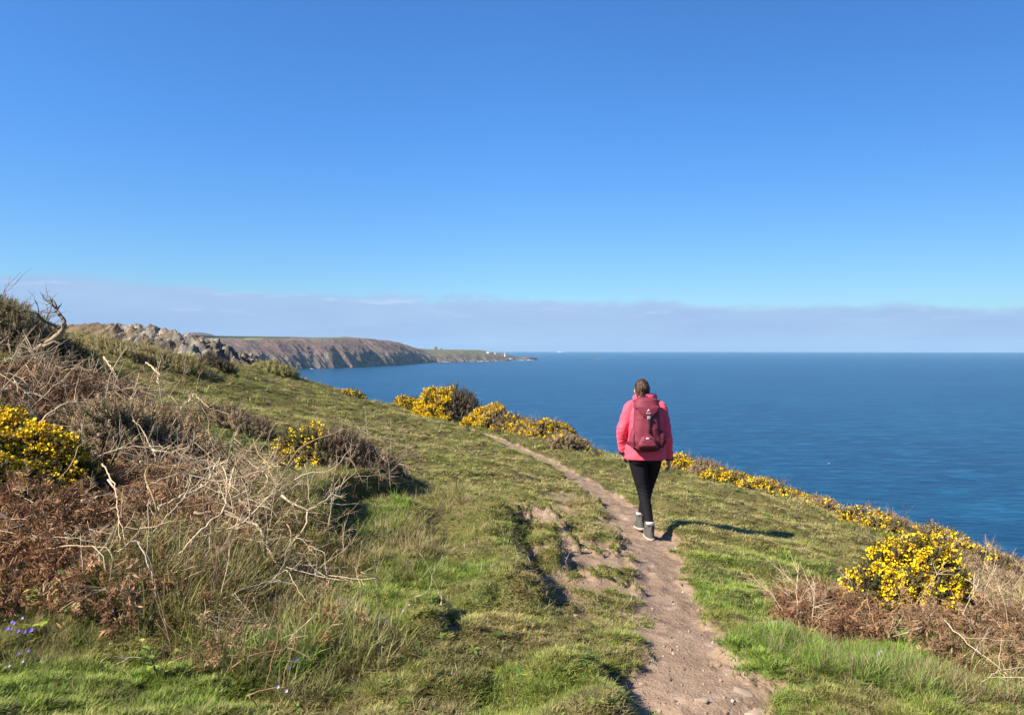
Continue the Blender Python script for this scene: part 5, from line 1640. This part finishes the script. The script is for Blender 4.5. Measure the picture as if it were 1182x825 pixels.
for wr_, el in ((wrL, elL), (wrR, elR)):
    d = np.array(wr_) - np.array(el); d /= np.linalg.norm(d); u = np.cross(d, [0, 1., 0]); u /= np.linalg.norm(u); w_ = np.cross(d, u); p = np.array(wr_)
    v, f = loft([(p - d * .012, u * .046, w_ * .046, 1), (p + d * .012, u * .047, w_ * .047, 1), (p + d * .030, u * .042, w_ * .042, 1)], 20)
    link('cuff', mesh_np('cuff', v, [f], smooth=True), simple_mat('dark_cuff', (.06, .07, .11), .8, .2, .1, 50.) if wr_ is wrR else M_STRAP, jacket)

# trousers
A = Acc()
A.add(loft(up_rings([(.80, .170, .125, 0, .0), (.84, .178, .132, 0, -.005), (.92, .178, .125, 0, 0), (.98, .165, .115, 0, 0)]), 32))
A.add(ball((-.075, -.06, .845), (.098, .085, .10))); A.add(ball((.075, -.04, .845), (.098, .085, .10)))
A.add(limb([(-.088, 0, .86), (-.064, -.015, .68), kneL, (kneL[0] + .018, -.10, .33), (ankL[0], ankL[1], ankL[2] + .03)], [.104, .088, .066, .057, .042], 6, 24))
A.add(limb([(.088, .02, .86), (.080, .11, .68), kneR, (.024, .19, .33), (ankR[0], ankR[1], ankR[2] + .03)], [.104, .090, .067, .057, .042], 6, 24))
def tw(c):
    k = math.exp(-((c[2] - .49) / .10) ** 2) + math.exp(-((c[2] - .18) / .08) ** 2) + .6 * math.exp(-((c[2] - .80) / .05) ** 2)
    return .002 * k * math.sin(c[2] * 120 + 5 * mnoise.noise(Vector(c) * 10) + c[0] * 30) + .003 * mnoise.noise(Vector((c[0] * 14, c[1] * 14, c[2] * 9)))
trousers = fuse('trousers', A, M_TROUSER, person, .0065, 4, tw)

# boots
def boot(an, pitch, yaw_, gz):
    b = bpy.data.objects.new('boot', None)
    A = Acc()
    A.add(loft([((0, -.005, .165), (.044, 0, 0), (0, .048, 0), .9), ((0, 0, .12), (.043, 0, 0), (0, .056, 0), .9), ((0, .015, .075), (.043, 0, 0), (0, .078, 0), .85), ((0, .035, .04), (.043, 0, 0), (0, .105, 0), .8), ((0, .055, .018), (.043, 0, 0), (0, .125, 0), .75)], 28))
    A.add(ball((0, .12, .045), (.042, .075, .034)))
    A.add(limb([(-.035, -.05, .158), (0, -.062, .160), (.035, -.05, .158)], [.011] * 3, 4, 10))
    A.add(ball((0, -.060, .13), (.012, .008, .03)))
    o = fuse('boot', A, M_BOOT, person, .006, 3, lambda c: .0018 * mnoise.noise(Vector(c) * 45))
    v, f = loft([((0, .058, -.004), (.043, 0, 0), (0, .138, 0), .72), ((0, .058, .004), (.048, 0, 0), (0, .145, 0), .72), ((0, .058, .016), (.048, 0, 0), (0, .146, 0), .72), ((0, .058, .024), (.044, 0, 0), (0, .138, 0), .72)], 32)
    link('sole', mesh_np('sole', v, [f], smooth=True), M_SOLE, o)
    v, f = loft([((0, -.002, .155), (.042, 0, 0), (0, .047, 0), .95), ((0, -.002, .166), (.046, 0, 0), (0, .050, 0), .95), ((0, -.002, .178), (.046, 0, 0), (0, .050, 0), .95), ((0, -.002, .184), (.046, 0, 0), (0, .050, 0), .95)], 28)
    link('sock', mesh_np('sock', v, [f], smooth=True), M_SOCK, o)
    lace = Acc()
    for k in range(4):
        lace.add(limb([(-.026, .05 + .022 * k, .105 - .016 * k), (0, .062 + .022 * k, .112 - .016 * k), (.026, .05 + .022 * k, .105 - .016 * k)], [.003] * 3, 3, 6))
    link('laces', lace.mesh('laces', True), M_SOCK, o)
    bpy.data.objects.remove(b)
    o.rotation_euler = (pitch, 0, yaw_); o.location = (an[0], an[1] - .01, gz + .006)
    return o
boot(ankL, 0.0, .06, NL)
boot((ankR[0] - .010, ankR[1] - .0, 0), -.10, .10, FL + .012)

# ------------------------------------------------------------------ the rucksack
pack = empty('backpack', (PX0 - .028, PY0 - .12, z0 + .95)); pack.scale = (.90, 1, 1); tag(pack, 'maroon hiking backpack worn on the back of the coral jacket', 'backpack')
A = Acc()
A.add(loft([((0, -.085, .00), (.11, 0, 0), (0, .07, 0), .74), ((0, -.10, .02), (.155, 0, 0), (0, .095, 0), .74), ((0, -.105, .10), (.178, 0, 0), (0, .108, 0), .74), ((0, -.105, .22), (.158, 0, 0), (0, .108, 0), .76), ((0, -.10, .36), (.145, 0, 0), (0, .100, 0), .78), ((0, -.095, .47), (.138, 0, 0), (0, .092, 0), .7), ((0, -.08, .505), (.11, 0, 0), (0, .07, 0), .75)], 36))
pw = lambda c: .004 * mnoise.noise(Vector((c[0] * 10, c[1] * 10, c[2] * 10))) + .0045 * (1 - abs(mnoise.noise(Vector((c[0] * 8 + 3, c[1] * 8, c[2] * 9 + c[0] * 6))))) ** 4
fuse('main_compartment', A, M_PACK, pack, .006, 4, pw)
A = Acc()      # lid: hangs over the top and ends in a point on the back face
A.add(loft([((0, -.09, .545), (.085, 0, 0), (0, .075, 0), .7), ((0, -.10, .530), (.122, 0, 0), (0, .102, 0), .78), ((0, -.10, .47), (.148, 0, 0), (0, .115, 0), .76), ((0, -.10, .435), (.146, 0, 0), (0, .112, 0), .62)], 36))
A.add(loft([((0, -.195, .46), (.140, 0, 0), (0, .022, 0), .74), ((0, -.203, .40), (.105, 0, 0), (0, .017, 0), .74), ((0, -.205, .35), (.045, 0, 0), (0, .013, 0), .7), ((0, -.205, .335), (.02, 0, 0), (0, .010, 0), .8)], 24))
fuse('lid', A, M_PACK, pack, .006, 4, pw)
A = Acc()      # lower front pocket
A.add(loft([((.005, -.195, .035), (.115, 0, 0), (0, .030, 0), .74), ((.0, -.212, .06), (.118, 0, 0), (0, .036, 0), .74), ((-.005, -.214, .11), (.095, 0, 0), (0, .032, 0), .74), ((-.01, -.208, .155), (.055, 0, 0), (0, .022, 0), .6)], 28))
fuse('front_pocket', A, M_PACK, pack, .006, 4, pw)
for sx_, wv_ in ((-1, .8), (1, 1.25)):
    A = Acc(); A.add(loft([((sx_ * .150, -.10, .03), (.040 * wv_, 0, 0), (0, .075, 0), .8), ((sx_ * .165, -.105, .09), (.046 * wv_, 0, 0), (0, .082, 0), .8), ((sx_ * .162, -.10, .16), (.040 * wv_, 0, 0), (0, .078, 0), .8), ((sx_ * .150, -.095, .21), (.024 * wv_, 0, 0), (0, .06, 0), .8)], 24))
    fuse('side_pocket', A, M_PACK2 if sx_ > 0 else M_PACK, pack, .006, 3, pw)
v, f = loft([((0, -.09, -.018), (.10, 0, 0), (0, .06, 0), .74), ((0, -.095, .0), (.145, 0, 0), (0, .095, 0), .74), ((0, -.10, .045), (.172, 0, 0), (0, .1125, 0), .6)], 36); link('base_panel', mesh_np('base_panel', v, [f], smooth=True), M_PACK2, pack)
def band(pts, w, th, mat, name):
    p = np.array(pts, float); m = len(p); tg = np.gradient(p, axis=0); V = []
    for i in range(m):
        u = np.array([1., 0, 0]) if abs(tg[i][0]) < np.linalg.norm(tg[i]) * .8 else np.array([0, 0, 1.])
        nn = np.cross(tg[i], u); nn /= np.linalg.norm(nn); u = np.cross(nn, tg[i]); u /= np.linalg.norm(u)
        V.append((p[i], u * w, nn * th, .4))
    v, f = loft(V, 12); return link(name, mesh_np(name, v, [f], smooth=True), mat, pack)
band([(.004, -.224, .345), (.008, -.226, .30), (.012, -.226, .24), (.014, -.232, .18)], .011, .003, M_STRAP, 'closure_strap')
v, f = loft([((.003, -.225, .318), (.019, 0, 0), (0, .007, 0), .5), ((.003, -.227, .345), (.021, 0, 0), (0, .008, 0), .5), ((.003, -.225, .362), (.015, 0, 0), (0, .006, 0), .5)], 16); link('buckle', mesh_np('buckle', v, [f]), M_BUCKLE, pack)
band([(-.085, -.235, .055), (-.05, -.246, .105), (-.025, -.244, .135), (.03, -.244, .135), (.065, -.246, .105), (.10, -.235, .06)], .006, .003, M_STRAP, 'zip')
v, f = loft([((-.012, -.246, .128), (.020, 0, 0), (0, .004, 0), .5), ((-.012, -.2465, .140), (.018, 0, 0), (0, .004, 0), .5)], 12); link('pocket_badge', mesh_np('pocket_badge', v, [f]), M_LOGO, pack)
# small mark on the lid: a peak above a line of lettering
mk = np.array([[0, -.2255, .435], [-.020, -.2255, .408], [-.008, -.2255, .412], [.008, -.2255, .412], [.020, -.2255, .408], [0, -.222, .418]])
v_ = np.vstack([mk[:5], mk[:5] + [0, .006, 0]])
link('emblem', mesh_np('emblem', v_, [np.array([[0, 1, 2], [0, 2, 3], [0, 3, 4], [5, 7, 6], [5, 8, 7], [5, 9, 8]]), np.array([[0, 5, 6, 1], [1, 6, 7, 2], [2, 7, 8, 3], [3, 8, 9, 4], [4, 9, 5, 0]])]), M_LOGO, pack)
tcu = bpy.data.curves.new('lettering', 'FONT'); tcu.body = 'deuter'; tcu.size = .021; tcu.align_x = 'CENTER'; tcu.extrude = .0012
tob = bpy.data.objects.new('lettering', tcu); COL.objects.link(tob)
tme = bpy.data.meshes.new_from_object(tob.evaluated_get(bpy.context.evaluated_depsgraph_get())); bpy.data.objects.remove(tob)
lo = link('lettering', tme, M_LOGO, pack); lo.rotation_euler = (R(90), 0, 0); lo.location = (0, -.2262, .388)
for sx_ in (-1, 1):
    band([(sx_ * .085, -.005, .47), (sx_ * .105, .06, .50), (sx_ * .115, .16, .50), (sx_ * .125, .265, .40), (sx_ * .135, .275, .25), (sx_ * .17, .20, .10), (sx_ * .165, .0, .05)], .024, .006, M_STRAP, 'shoulder_strap')
    band([(sx_ * .16, -.03, .05), (sx_ * .195, .05, .055), (sx_ * .205, .13, .06), (sx_ * .15, .24, .06), (sx_ * .06, .275, .06)], .02, .005, M_STRAP, 'hip_belt')
band([(-.03, -.03, .52), (-.02, -.04, .56), (.02, -.04, .56), (.03, -.03, .52)], .008, .004, M_STRAP, 'grab_loop')
